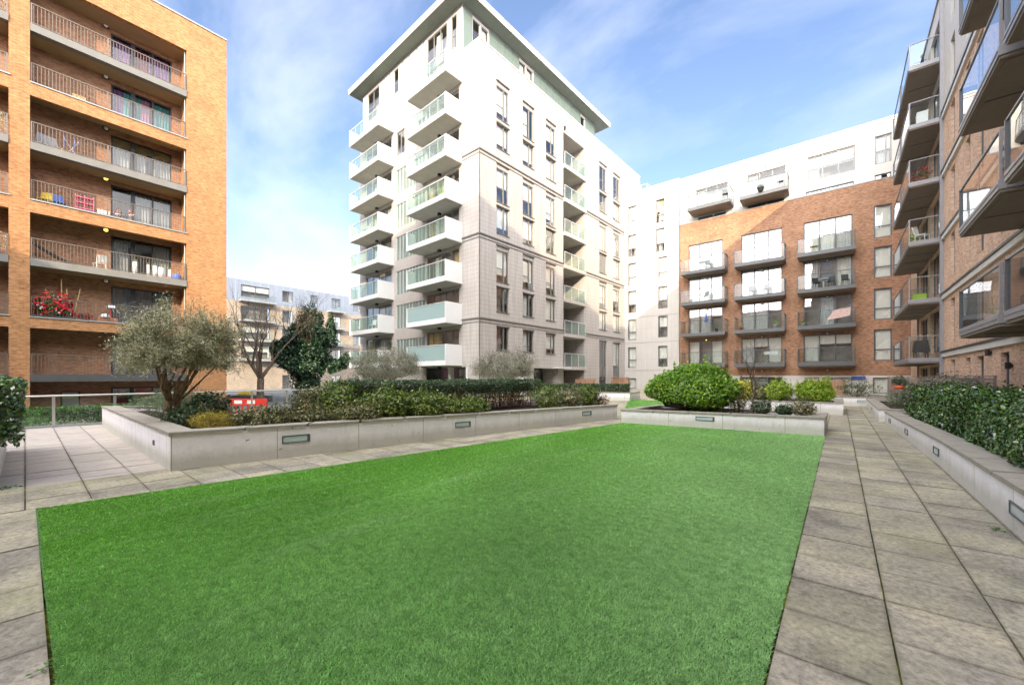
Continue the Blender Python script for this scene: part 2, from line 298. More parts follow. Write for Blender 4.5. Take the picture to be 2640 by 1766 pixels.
def mat_paving():
    m, t, o = newmat('paving_slab')
    a = N(t, 'ShaderNodeAttribute'); a.attribute_name = 'rnd'
    c = ramp(t, a.outputs['Fac'], [(0.0, (0.22, 0.205, 0.175)), (0.3, (0.29, 0.27, 0.215)), (0.6, (0.345, 0.325, 0.245)), (0.8, (0.345, 0.315, 0.265)), (1.0, (0.45, 0.43, 0.32))])
    tcn = N(t, 'ShaderNodeTexCoord'); v = tcn.outputs['Object']
    f = noise(t, v, 1.7, 8, 0.68); g = noise(t, v, 26, 5, 0.8); h = noise(t, v, 0.6, 5, 0.65)
    c = mixc(t, 1.0, c, ramp(t, f, [(0.30, (0.50, 0.50, 0.52)), (0.48, (0.95, 0.95, 0.95)), (0.68, (1.30, 1.27, 1.16))]), 'MULTIPLY')
    c = mixc(t, 1.0, c, ramp(t, g, [(0.36, (0.62, 0.62, 0.62)), (0.5, (1.0, 1.0, 1.0)), (0.64, (1.3, 1.3, 1.28))]), 'MULTIPLY')
    c = mixc(t, ramp(t, noise(t, v, 3.2, 9, 0.78), [(0.55, (0, 0, 0)), (0.61, (0.45, 0.45, 0.45))]), c, (0.13, 0.125, 0.105))
    c = mixc(t, ramp(t, h, [(0.5, (0, 0, 0)), (0.74, (0.55, 0.55, 0.55))]), c, (0.26, 0.27, 0.12))
    # the walkway to the railing is paler than the rest
    s = N(t, 'ShaderNodeSeparateXYZ'); t.links.new(v, s.inputs[0])
    lt = N(t, 'ShaderNodeMapRange'); lt.inputs['From Min'].default_value = -7.95; lt.inputs['From Max'].default_value = -7.85; lt.inputs['To Min'].default_value = 0.72; lt.inputs['To Max'].default_value = 0.0
    t.links.new(s.outputs[0], lt.inputs[0])
    yl = N(t, 'ShaderNodeMath', operation='LESS_THAN'); yl.inputs[1].default_value = 1.5; t.links.new(s.outputs[1], yl.inputs[0])
    ml = N(t, 'ShaderNodeMath', operation='MULTIPLY'); t.links.new(lt.outputs[0], ml.inputs[0]); t.links.new(yl.outputs[0], ml.inputs[1])
    pale = mixc(t, 1.0, (0.50, 0.45, 0.42), ramp(t, noise(t, v, 5, 6, 0.7), [(0.3, (0.86, 0.86, 0.88)), (0.7, (1.1, 1.1, 1.1))]), 'MULTIPLY')
    c = mixc(t, ml.outputs[0], c, pale)
    # moss and dirt creeping in from the slab edges
    u = N(t, 'ShaderNodeUVMap'); u.uv_map = 'Slab'
    su = N(t, 'ShaderNodeSeparateXYZ'); t.links.new(u.outputs[0], su.inputs[0])
    ds = []
    for k in (0, 1):
        q = N(t, 'ShaderNodeMath', operation='SUBTRACT'); q.inputs[1].default_value = 0.5; t.links.new(su.outputs[k], q.inputs[0])
        r_ = N(t, 'ShaderNodeMath', operation='ABSOLUTE'); t.links.new(q.outputs[0], r_.inputs[0]); ds.append(r_.outputs[0])
    mxx = N(t, 'ShaderNodeMath', operation='MAXIMUM'); t.links.new(ds[0], mxx.inputs[0]); t.links.new(ds[1], mxx.inputs[1])
    ad = N(t, 'ShaderNodeMath', operation='MULTIPLY_ADD'); ad.inputs[1].default_value = 0.16; t.links.new(noise(t, v, 7, 5, 0.7), ad.inputs[0]); t.links.new(mxx.outputs[0], ad.inputs[2])
    e = ramp(t, ad.outputs[0], [(0.52, (0, 0, 0)), (0.60, (0.62, 0.62, 0.62))])
    c = mixc(t, e, c, (0.115, 0.105, 0.075))
    bsdf(t, o, c, 0.8, 0, 0.35, g, 0.35, 0.004)
mat_paving()
def mat_joint():
    m, t, o = newmat('paving_joint'); tcn = N(t, 'ShaderNodeTexCoord')
    f = noise(t, tcn.outputs['Object'], 2.2, 6, 0.7)
    bsdf(t, o, ramp(t, f, [(0.42, (0.02, 0.017, 0.013)), (0.52, (0.06, 0.07, 0.015)), (0.62, (0.22, 0.25, 0.02))]), 1.0, 0, 0.1)
mat_joint()
def mat_planter():
    m, t, o = newmat('planter_render'); v = uvnode(t)
    f = noise(t, v, 1.3, 7, 0.7); g = noise(t, v, 22, 4, 0.7)
    c = ramp(t, f, [(0.3, (0.70, 0.69, 0.72)), (0.55, (0.80, 0.79, 0.82)), (0.75, (0.85, 0.84, 0.87))])
    c = mixc(t, 1.0, c, ramp(t, g, [(0.3, (0.94,) * 3), (0.7, (1.05,) * 3)]), 'MULTIPLY')
    s = N(t, 'ShaderNodeSeparateXYZ'); t.links.new(v, s.inputs[0])
    # green algae and splash dirt along the foot of the wall
    ad = N(t, 'ShaderNodeMath', operation='MULTIPLY_ADD'); ad.inputs[1].default_value = -0.26; t.links.new(noise(t, uvnode(t, (1.6, 0.5, 1)), 2.6, 6, 0.75), ad.inputs[0]); t.links.new(s.outputs[1], ad.inputs[2])
    e = ramp(t, ad.outputs[0], [(0.0, (0.45, 0.45, 0.45)), (0.16, (0, 0, 0))])
    c = mixc(t, e, c, (0.25, 0.25, 0.13))
    st = noise(t, uvnode(t, (5.0, 0.5, 1)), 1.5, 6, 0.7)
    c = mixc(t, ramp(t, st, [(0.54, (0, 0, 0)), (0.76, (0.3, 0.3, 0.3))]), c, (0.42, 0.41, 0.33))
    gb = noise(t, uvnode(t, (1.1, 1.5, 1)), 2.3, 7, 0.75)
    c = mixc(t, ramp(t, gb, [(0.52, (0, 0, 0)), (0.70, (0.35, 0.35, 0.35))]), c, (0.56, 0.56, 0.47))
    # casting joints and small chips
    fr = N(t, 'ShaderNodeMath', operation='FRACT'); dv = N(t, 'ShaderNodeMath', operation='DIVIDE'); dv.inputs[1].default_value = 1.35
    t.links.new(s.outputs[0], dv.inputs[0]); t.links.new(dv.outputs[0], fr.inputs[0])
    l = N(t, 'ShaderNodeMath', operation='LESS_THAN'); l.inputs[1].default_value = 0.008; t.links.new(fr.outputs[0], l.inputs[0])
    c = mixc(t, l.outputs[0], c, (0.30, 0.31, 0.20))
    chip = ramp(t, noise(t, v, 9.0, 2, 0.5), [(0.72, (0, 0, 0)), (0.735, (0.8, 0.8, 0.8))])
    c = mixc(t, chip, c, (0.12, 0.11, 0.10))
    bsdf(t, o, c, 0.85, 0, 0.25, g, 0.3, 0.004)
mat_planter()
mat_plain('coping_stone', (0.31, 0.29, 0.25), 0.8, 0, 0.25, 5, 0.3, 0.4)

def emis(name, c, s):
    m, t, o = newmat(name); e = N(t, 'ShaderNodeEmission'); e.inputs[0].default_value = (*c, 1); e.inputs[1].default_value = s; t.links.new(e.outputs[0], o.inputs[0])
emis('lamp_lit', (1.0, 0.75, 0.12), 1.3)
# ------------------------------------------------------------ mesh helpers
class MB:
    def __init__(s): s.v = []; s.f = []; s.sm = []
    def add(s, vs, fs, smooth=False):
        b = len(s.v); s.v += [tuple(p) for p in vs]; s.f += [tuple(i + b for i in f) for f in fs]; s.sm += [smooth] * len(fs)
    def quad(s, a, b, c, d): s.add([a, b, c, d], [(0, 1, 2, 3)])
    def hexa(s, p):   # 8 corners: bottom ring 0-3, top ring 4-7
        fs = [(0, 3, 2, 1), (4, 5, 6, 7), (0, 1, 5, 4), (1, 2, 6, 5), (2, 3, 7, 6), (3, 0, 4, 7)]
        a = Vector(p[1]) - Vector(p[0]); b = Vector(p[3]) - Vector(p[0]); c = Vector(p[4]) - Vector(p[0])
        if a.cross(b).dot(c) < 0: fs = [tuple(reversed(f)) for f in fs]
        s.add(p, fs)
    def box(s, x0, x1, y0, y1, z0, z1):
        s.hexa([(x0, y0, z0), (x1, y0, z0), (x1, y1, z0), (x0, y1, z0), (x0, y0, z1), (x1, y0, z1), (x1, y1, z1), (x0, y1, z1)])
    def bar(s, a, b, r=0.02, r2=None):   # square bar between two points
        s.tube([a, b], [r, r if r2 is None else r2], 4)
    def tube(s, pts, rad, n=6, smooth=True, cap=True):
        pts = [Vector(p) for p in pts]
        if not hasattr(rad, '__len__'): rad = [rad] * len(pts)
        vs = []; up = Vector((0.13, 0.21, 0.97))
        for i, p in enumerate(pts):
            d = (pts[min(i + 1, len(pts) - 1)] - pts[max(i - 1, 0)])
            if d.length < 1e-9: d = Vector((0, 0, 1))
            d.normalize()
            if abs(d.dot(up)) > 0.97: up = Vector((0.9, 0.3, 0.1))
            x = d.cross(up).normalized(); y = d.cross(x)
            for k in range(n):
                a = 2 * math.pi * (k + 0.5) / n
                vs.append(p + (x * math.cos(a) + y * math.sin(a)) * rad[i])
        fs = []
        for i in range(len(pts) - 1):
            for k in range(n):
                k2 = (k + 1) % n
                fs.append((i * n + k, (i + 1) * n + k, (i + 1) * n + k2, i * n + k2))
        s.add(vs, fs, smooth and n > 4)
        if cap:
            s.add(vs[:n], [tuple(range(n))]); s.add(vs[-n:], [tuple(reversed(range(n)))])
    def lathe(s, c, prof, n=16):    # prof: (r, z)
        vs = []; fs = []
        for r, z in prof:
            for k in range(n):
                a = 2 * math.pi * k / n; vs.append((c[0] + r * math.cos(a), c[1] + r * math.sin(a), c[2] + z))
        for i in range(len(prof) - 1):
            for k in range(n):
                k2 = (k + 1) % n; fs.append((i * n + k, i * n + k2, (i + 1) * n + k2, (i + 1) * n + k))
        s.add(vs, fs, True)
    def build(s, name, mat, parent=None, loc=None):
        me = bpy.data.meshes.new(name)
        me.from_pydata(s.v, [], s.f); me.update()
        me.polygons.foreach_set('use_smooth', s.sm)
        if mat: me.materials.append(MATS[mat])
        n = len(me.loops)
        if n:
            uv = me.uv_layers.new(name='UVMap')
            co = np.array(s.v, dtype=np.float64)
            li = np.empty(n, dtype=np.int32); me.loops.foreach_get('vertex_index', li)
            npoly = len(me.polygons); nm = np.empty(npoly * 3, dtype=np.float32); me.polygons.foreach_get('normal', nm); nm = np.abs(nm.reshape(-1, 3))
            tot = np.empty(npoly, dtype=np.int32); me.polygons.foreach_get('loop_total', tot)
            ln = np.repeat(nm, tot, axis=0); p = co[li]
            isz = (ln[:, 2] > ln[:, 0]) & (ln[:, 2] > ln[:, 1]); isx = (~isz) & (ln[:, 0] >= ln[:, 1])
            u = np.where(isx, p[:, 1], p[:, 0]); v = np.where(isz, p[:, 1], p[:, 2])
            uv.data.foreach_set('uv', np.stack([u, v], 1).astype(np.float32).ravel())
        o = bpy.data.objects.new(name, me); COL.objects.link(o)
        if parent: o.parent = parent
        if loc: o.location = loc
        return o
class Fac:
    """a facade: u along, v up, w outwards"""
    def __init__(s, o, U, W): s.o = Vector((*o, 0)); s.U = Vector((*U, 0)); s.W = Vector((*W, 0))
    def p(s, u, v, w=0):
        q = s.o + s.U * u + s.W * w; return (q.x, q.y, v)
def fbox(mb, F, u0, u1, v0, v1, w0, w1):
    mb.hexa([F.p(u0, v0, w0), F.p(u1, v0, w0), F.p(u1, v0, w1), F.p(u0, v0, w1), F.p(u0, v1, w0), F.p(u1, v1, w0), F.p(u1, v1, w1), F.p(u0, v1, w1)])
def fquad(mb, F, u0, u1, v0, v1, w):
    mb.quad(F.p(u0, v0, w), F.p(u1, v0, w), F.p(u1, v1, w), F.p(u0, v1, w))
def fwall(mb, F, u0, u1, v0, v1, holes, d=0.15, w=0.0):
    """wall skin with openings and their reveals"""
    us = sorted({u0, u1, *[h[0] for h in holes], *[h[1] for h in holes]}); us = [x for x in us if u0 <= x <= u1]
    vv = sorted({v0, v1, *[h[2] for h in holes], *[h[3] for h in holes]}); vv = [x for x in vv if v0 <= x <= v1]
    for i in range(len(us) - 1):
        j = 0
        while j < len(vv) - 1:
            cu = (us[i] + us[i + 1]) / 2
            ins = lambda jj: any(h[0] < cu < h[1] and h[2] < (vv[jj] + vv[jj + 1]) / 2 < h[3] for h in holes)
            if ins(j): j += 1; continue
            k = j
            while k < len(vv) - 1 and not ins(k): k += 1
            fquad(mb, F, us[i], us[i + 1], vv[j], vv[k], w); j = k
    for h in holes:
        a, b, c, e = h[:4]; dd = h[4] if len(h) > 4 else d
        mb.quad(F.p(a, c, w), F.p(a, e, w), F.p(a, e, w - dd), F.p(a, c, w - dd))
        mb.quad(F.p(b, c, w), F.p(b, c, w - dd), F.p(b, e, w - dd), F.p(b, e, w))
        mb.quad(F.p(a, e, w), F.p(b, e, w), F.p(b, e, w - dd), F.p(a, e, w - dd))
        mb.quad(F.p(a, c, w), F.p(a, c, w - dd), F.p(b, c, w - dd), F.p(b, c, w))
def window(F, parent, u0, u1, v0, v1, w=-0.1, mull=(), trans=(), fw=0.06, fm='frame_grey', gm='glass_window', blind=None, bm='blind', name='window', curtains=(), back=True):
    m = MB(); t = 0.05
    fbox(m, F, u0, u0 + fw, v0, v1, w - t, w); fbox(m, F, u1 - fw, u1, v0, v1, w - t, w)
    fbox(m, F, u0 + fw, u1 - fw, v1 - fw, v1, w - t, w); fbox(m, F, u0 + fw, u1 - fw, v0, v0 + fw, w - t, w)
    for x in mull:
        hw = fw / 2
        if isinstance(x, tuple): x, hw = x
        fbox(m, F, x - hw, x + hw, v0 + fw, v1 - fw, w - t, w + 0.003)
    for z in trans:
        a, b = u0 + fw, u1 - fw
        if isinstance(z, tuple): z, a, b = z
        fbox(m, F, a, b, z - fw / 2, z + fw / 2, w - t, w - 0.003)
    o = m.build(name, fm, parent)
    p = MB(); fquad(p, F, u0 + fw / 2, u1 - fw / 2, v0 + fw / 2, v1 - fw / 2, w - t / 2); p.build('pane', gm, o)
    if back:
        q = MB(); fquad(q, F, u0 + 0.01, u1 - 0.01, v0 + 0.01, v1 - 0.01, w - 0.75); q.build('interior', 'interior', o)
    if blind:
        q = MB(); fbox(q, F, u0 + fw, u1 - fw, v1 - (v1 - v0) * blind, v1 - fw, w - 0.16, w - 0.14); q.build('blind', bm, o)
    for (a, b, cmn) in curtains:
        q = MB(); n = max(4, int((b - a) / 0.07)); pv = []
        for i in range(n + 1):
            u = a + (b - a) * i / n; ww = w - 0.22 + (0.05 if i % 2 else 0)
            pv.append(F.p(u, v0 + 0.03, ww)); pv.append(F.p(u, v1 - 0.12, ww))
        q.add(pv, [(2 * i, 2 * i + 2, 2 * i + 3, 2 * i + 1) for i in range(n)]); q.build('curtain', cmn, o)
    return o
def tag(o, label, cat, group=None, kind=None):
    o['label'] = label; o['category'] = cat
    if group: o['group'] = group
    if kind: o['kind'] = kind
    return o
def struct(o): o['kind'] = 'structure'; return o
def thing(name, label, cat, loc=(0, 0, 0), rz=0, group=None):
    o = bpy.data.objects.new(name, None); COL.objects.link(o); o.location = loc; o.rotation_euler = (0, 0, rz); o.empty_display_size = 0.2
    return tag(o, label, cat, group)
def dup(o, loc=None, rz=None, label=None):
    def rec(s, par):
        c = s.copy(); COL.objects.link(c)
        if par: c.parent = par
        for ch in s.children: rec(ch, c)
        return c
    r = rec(o, None)
    if loc: r.location = loc
    if rz is not None: r.rotation_euler = (0, 0, rz)
    if label: r['label'] = label
    return r

# ------------------------------------------------------------ foliage
def cards(name, pos, nrm, size, aspect, mat, parent=None, rnd=None, jit=0.7, fold=0.25, loc=None, along=None):
    """one small folded leaf per point: 4 vertices, lying roughly across nrm"""
    n = len(pos); pos = np.asarray(pos, float); nrm = np.asarray(nrm, float)
    nn = nrm + np.random.normal(0, jit, (n, 3)); nn /= np.linalg.norm(nn, axis=1)[:, None] + 1e-9
    a = np.random.normal(0, 1, (n, 3)) if along is None else np.asarray(along, float) + np.random.normal(0, 0.35, (n, 3))
    a -= nn * (a * nn).sum(1)[:, None]; a /= np.linalg.norm(a, axis=1)[:, None] + 1e-9
    b = np.cross(nn, a)
    sz = (np.asarray(size) * np.random.uniform(0.65, 1.25, n))[:, None]
    v = np.empty((n, 4, 3)); h = sz * aspect * 0.5
    v[:, 0] = pos - a * sz * 0.5; v[:, 1] = pos + b * h + nn * h * fold * 2; v[:, 2] = pos + a * sz * 0.5 - nn * sz * 0.12; v[:, 3] = pos - b * h + nn * h * fold * 2
    me = bpy.data.meshes.new(name)
    me.vertices.add(n * 4); me.vertices.foreach_set('co', v.astype(np.float32).ravel())
    me.loops.add(n * 4); me.loops.foreach_set('vertex_index', np.arange(n * 4, dtype=np.int32))
    me.polygons.add(n); me.polygons.foreach_set('loop_start', np.arange(0, n * 4, 4, dtype=np.int32))
    me.update(calc_edges=True)
    at = me.attributes.new('rnd', 'FLOAT', 'FACE')
    if rnd is None: rnd = np.random.beta(1.6, 2.0, n)
    at.data.foreach_set('value', np.asarray(rnd, np.float32))
    me.materials.append(MATS[mat])
    o = bpy.data.objects.new(name, me); COL.objects.link(o)
    if parent: o.parent = parent
    if loc: o.location = loc
    return o
def lump(d, seed, f=2.2, amp=0.2):
    """cheap smooth direction noise for uneven outlines"""
    r = np.random.RandomState(seed); out = np.zeros(len(d))
    for k in range(7):
        w = r.normal(0, f * (0.6 + 0.35 * k), 3); out += np.sin(d @ w + r.uniform(0, 6.28)) / (1 + 0.35 * k)
    return 1 + amp * out / 2.2
def ell(c, rad, n, seed=1, amp=0.2, inner=0.62, zmin=None, f=2.2):
    d = np.random.normal(0, 1, (n, 3)); d /= np.linalg.norm(d, axis=1)[:, None]
    r = lump(d, seed, f, amp) * (inner + (1 - inner) * np.random.rand(n) ** 0.6)
    p = np.array(c) + d * r[:, None] * np.array(rad); nr = d / np.array(rad); nr /= np.linalg.norm(nr, axis=1)[:, None]
    if zmin is not None:
        k = p[:, 2] > zmin; p = p[k]; nr = nr[k]
    return p, nr
def boxpts(x0, x1, y0, y1, z0, z1, n, amp=0.05, depth=0.22, faces='LRFBT', seed=3):
    """points in the outer skin of a clipped hedge (axis-aligned), clumpy"""
    A = {'L': (y1 - y0) * (z1 - z0), 'R': (y1 - y0) * (z1 - z0), 'F': (x1 - x0) * (z1 - z0), 'B': (x1 - x0) * (z1 - z0), 'T': (x1 - x0) * (y1 - y0)}
    tot = sum(A[f] for f in faces); P = []; Q = []
    for f in faces:
        m = int(n * A[f] / tot); a, b = np.random.rand(m), np.random.rand(m); e = depth * np.random.rand(m) ** 1.5
        X = x0 + (x1 - x0) * a; Y = y0 + (y1 - y0) * a; Z = z0 + (z1 - z0) * b
        if f == 'L': p = np.stack([x0 + e, Y, Z], 1); q = (-1, 0, 0)
        elif f == 'R': p = np.stack([x1 - e, Y, Z], 1); q = (1, 0, 0)
        elif f == 'F': p = np.stack([X, y0 + e, Z], 1); q = (0, -1, 0)
        elif f == 'B': p = np.stack([X, y1 - e, Z], 1); q = (0, 1, 0)
        else: p = np.stack([X, y0 + (y1 - y0) * b, z1 - e], 1); q = (0, 0, 1)
        q = np.tile(np.array(q, float), (m, 1)); off = (lump(p, seed, 3.0, 1.0) - 1) * amp
        P.append(p + q * off[:, None]); Q.append(q)
    return np.concatenate(P), np.concatenate(Q)
def grow(mb, p, d, L_, r, lvl, tips, spread=0.55, up=0.12, kids=(2, 3), n=5, shrink=0.72, seg=3, wob=0.18, sprout=None):
    pts = [Vector(p)]; rad = [r]; d = Vector(d).normalized()
    for i in range(seg):
        d = (d + Vector((random.gauss(0, wob), random.gauss(0, wob), random.gauss(0, wob) + up))).normalized()
        pts.append(pts[-1] + d * L_ / seg); rad.append(r * (1 - 0.42 * (i + 1) / seg))
        if lvl <= 1: tips.append((pts[-1].copy(), d.copy()))
    mb.tube(pts, rad, max(3, n), True, False)
    if lvl <= 0: return
    for k in range(random.randint(*kids)):
        t = random.uniform(0.45, 1.0) if k else 1.0
        i = min(int(t * seg), seg - 1); q = pts[i].lerp(pts[i + 1], t * seg - i)
        s = Vector((random.gauss(0, 1), random.gauss(0, 1), random.gauss(0, 1))); s -= d * s.dot(d); s.normalize()
        grow(mb, q, d + s * spread * random.uniform(0.6, 1.4), L_ * shrink * random.uniform(0.75, 1.2), rad[min(i + 1, seg)] * 0.72, lvl - 1, tips, spread, up, kids, n - 1, shrink, seg, wob)
def shell(name, mat, parent, x0, x1, y0, y1, z0, z1, skip='', roof=True):
    """plain outer faces of a block; skip names the sides built elsewhere (E, W, N, S)"""
    m = MB()
    if 'E' not in skip: m.quad((x1, y0, z0), (x1, y1, z0), (x1, y1, z1), (x1, y0, z1))
    if 'W' not in skip: m.quad((x0, y1, z0), (x0, y0, z0), (x0, y0, z1), (x0, y1, z1))
    if 'S' not in skip: m.quad((x0, y0, z0), (x1, y0, z0), (x1, y0, z1), (x0, y0, z1))
    if 'N' not in skip: m.quad((x1, y1, z0), (x0, y1, z0), (x0, y1, z1), (x1, y1, z1))
    if roof: m.quad((x0, y0, z1 - 0.3), (x1, y0, z1 - 0.3), (x1, y1, z1 - 0.3), (x0, y1, z1 - 0.3))
    return m.build(name, mat, parent)

# ============================================================ left brick block with deep recessed balconies
def left_block():
    B = thing('apartment_block', 'orange brick apartment block at the left with deep recessed balconies and metal railings', 'apartment block', (-32, 0, 0))
    F = Fac((0, 0), (0, 1), (1, 0))
    top = 24.0; Y0, Y1 = -9.0, 8.63; D = 1.5
    cols = [(-7.4, -0.52), (0.16, 6.5)]
    bands = [(16.42, 22.03), (10.4, 15.77), (4.42, 9.8), (-1.2, 3.88)]
    holes = [(a, b, c, d, 0.3) for a, b in cols for c, d in bands]
    m = MB(); fwall(m, F, Y0, Y1, -1.2, top, holes, 0.3)
    for a, b in cols:    # side walls of the recesses, behind the face
        m.quad(F.p(a, -1.2, -0.3), F.p(a, 22.03, -0.3), F.p(a, 22.03, -D), F.p(a, -1.2, -D)); m.quad(F.p(b, -1.2, -0.3), F.p(b, -1.2, -D), F.p(b, 22.03, -D), F.p(b, 22.03, -0.3))
    m.build('wall', 'brick_orange', B)
    shell('wall', 'brick_orange', B, -18, 0, Y0, Y1, -1.2, top, 'E')
    m = MB(); fbox(m, F, Y0 - 0.03, Y1 + 0.03, top, top + 0.09, -0.45, 0.05); fbox(m, F, Y1 - 0.3, Y1 + 0.03, top + 0.001, top + 0.088, -18, -0.46); m.build('parapet_capping', 'grey_trim', B)
    floors = [(19.35, 's'), (16.35, 'b'), (13.3, 's'), (10.35, 'b'), (7.35, 's'), (4.35, 'b'), (1.4, 's'), (-1.1, 'g')]
    wt = [21.8, 18.8, 15.77, 12.8, 9.78, 6.78, 3.78, 1.0]
    # recess back wall with the glazed door openings
    m = MB()
    for ci, (a, b) in enumerate(cols):
        ua, ub = (3.24, 6.04) if ci else (-3.65, -0.85)
        hs = [(ua, ub, fz + 0.05, w, 0.12) for (fz, k), w in zip(floors[:-1], wt)]
        if ci: hs += [(1.25, 2.0, -0.6, 0.55, 0.12), (ua, ub, -1.0, 0.75, 0.12)]
        fwall(m, F, a, b, -1.2, 22.03, hs, 0.12, -D)
    m.build('recess_wall', 'brick_red', B)
    m = MB()
    for a, b in cols:
        fbox(m, F, a, b, 22.03, 22.2, -D, -0.3)
        for fz, k in floors[:-1]:
            if k == 's': fbox(m, F, a + 0.002, b - 0.002, fz - 0.27, fz, -D, -0.34)
            else: fbox(m, F, a + 0.002, b - 0.002, fz - 0.25, fz, -D, -0.305)
    m.build('soffit', 'soffit_ochre', B)
    lights = {10.35: 1, 7.35: 1}
    cset = {19.35: [(3.35, 4.1, 'curtain_purple'), (4.15, 4.9, 'curtain_red'), (4.95, 5.9, 'curtain_purple')],
            16.35: [(3.35, 3.8, 'curtain_purple'), (3.8, 4.2, 'curtain_teal'), (4.3, 4.6, 'curtain_teal'), (4.6, 5.05, 'curtain_pink'), (5.1, 6.0, 'curtain_teal')],
            13.3: [(3.35, 4.1, 'curtain_white'), (4.4, 4.8, 'curtain_white'), (5.2, 6.0, 'curtain_white')],
            10.35: [(4.3, 5.05, 'curtain_white'), (5.15, 6.0, 'curtain_white')],
            7.35: [(3.35, 4.0, 'curtain_white'), (5.1, 6.0, 'curtain_white')],
            4.35: [(3.3, 4.2, 'grey_fabric'), (4.4, 6.0, 'grey_fabric')], 1.4: [(3.3, 6.0, 'curtain_white')]}
    for ci, (a, b) in enumerate(cols):
        sh = 0 if ci else -6.89
        for (fz, k), w in zip(floors, wt):
            if k == 'g' and not ci: continue
            cz = cset.get(fz, []) if ci else [(x0 + sh, x1 + sh, 'curtain_white') for x0, x1, _ in cset.get(fz, [])[:2]]
            if k == 'g':
                window(F, B, 3.24, 6.04, -1.0, 0.75, -D - 0.08, [(4.15, 0.09), 5.1], (), 0.09, 'frame_dark', curtains=[(3.4, 4.0, 'curtain_red'), (5.2, 6.0, 'curtain_red')])
                window(F, B, 1.25, 2.0, -0.6, 0.55, -D - 0.08, (), (), 0.06, 'frame_dark', blind=0.98)
                continue
            window(F, B, 3.24 + sh, 6.04 + sh, fz + 0.05, w, -D - 0.08, [(4.21 + sh, 0.1), 5.12 + sh], (), 0.075, 'frame_dark', 'glass_dark', curtains=cz, blind=0.2 if fz == 13.3 else None, bm='curtain_tan')
            # bulkhead lamp
            lz = w + 0.22; q = MB(); c = F.p(3.02 + sh, lz, -D + 0.05)
            q.lathe((0, 0, 0), [(0.0, 0), (0.13, 0.0), (0.15, 0.03), (0.12, 0.06), (0.0, 0.065)], 14)
            lo = q.build('bulkhead_lamp', 'black_plastic', B, c); lo.rotation_euler = (0, R(90), 0)
            q = MB(); q.lathe((0, 0, 0.062), [(0.10, 0), (0.085, 0.03), (0.0, 0.045)], 14)
            q.build('lens', 'lamp_lit' if fz in lights and ci else 'white_sheet', lo)
    for a, b in cols:
        for fz, k in floors[:-1]:
            m = MB()
            if k == 's':
                fbox(m, F, a + 0.01, b - 0.01, fz - 0.28, fz + 0.10, -0.33, 0.05); sm = 'slab_edge' if fz > 2 else 'metal_seam'
                zb, wr = fz + 0.10, 0.0
            else:
                fbox(m, F, a - 0.01, b + 0.05, fz + 0.071, fz + 0.13, -0.32, 0.05); sm = 'grey_trim'; zb, wr = fz + 0.13, -0.15
            bal = m.build('balcony', sm, B)
            m = MB(); n = int((b - a) / 0.125); zt = zb + 1.05
            fbox(m, F, a + 0.02, b - 0.02, zt - 0.04, zt, wr - 0.03, wr + 0.03); fbox(m, F, a + 0.02, b - 0.02, zb + 0.05, zb + 0.08, wr - 0.02, wr + 0.02)
            for i in range(1, n):
                u = a + (b - a) * i / n; fbox(m, F, u - 0.011, u + 0.011, zb + 0.08, zt - 0.04, wr - 0.008, wr + 0.008)
            for u in (a + 0.05, (a + b) / 2 - 0.35, b - 0.05): fbox(m, F, u - 0.025, u + 0.025, zb, zt - 0.001, wr - 0.035, wr + 0.035)
            m.build('railing', 'rail_bar', bal)
    m = MB(); m.tube([F.p(6.44, 4.6, -0.2), F.p(6.44, 22.0, -0.2)], 0.03, 8); m.build('downpipe', 'grey_trim', B)
    return B
LB = left_block()

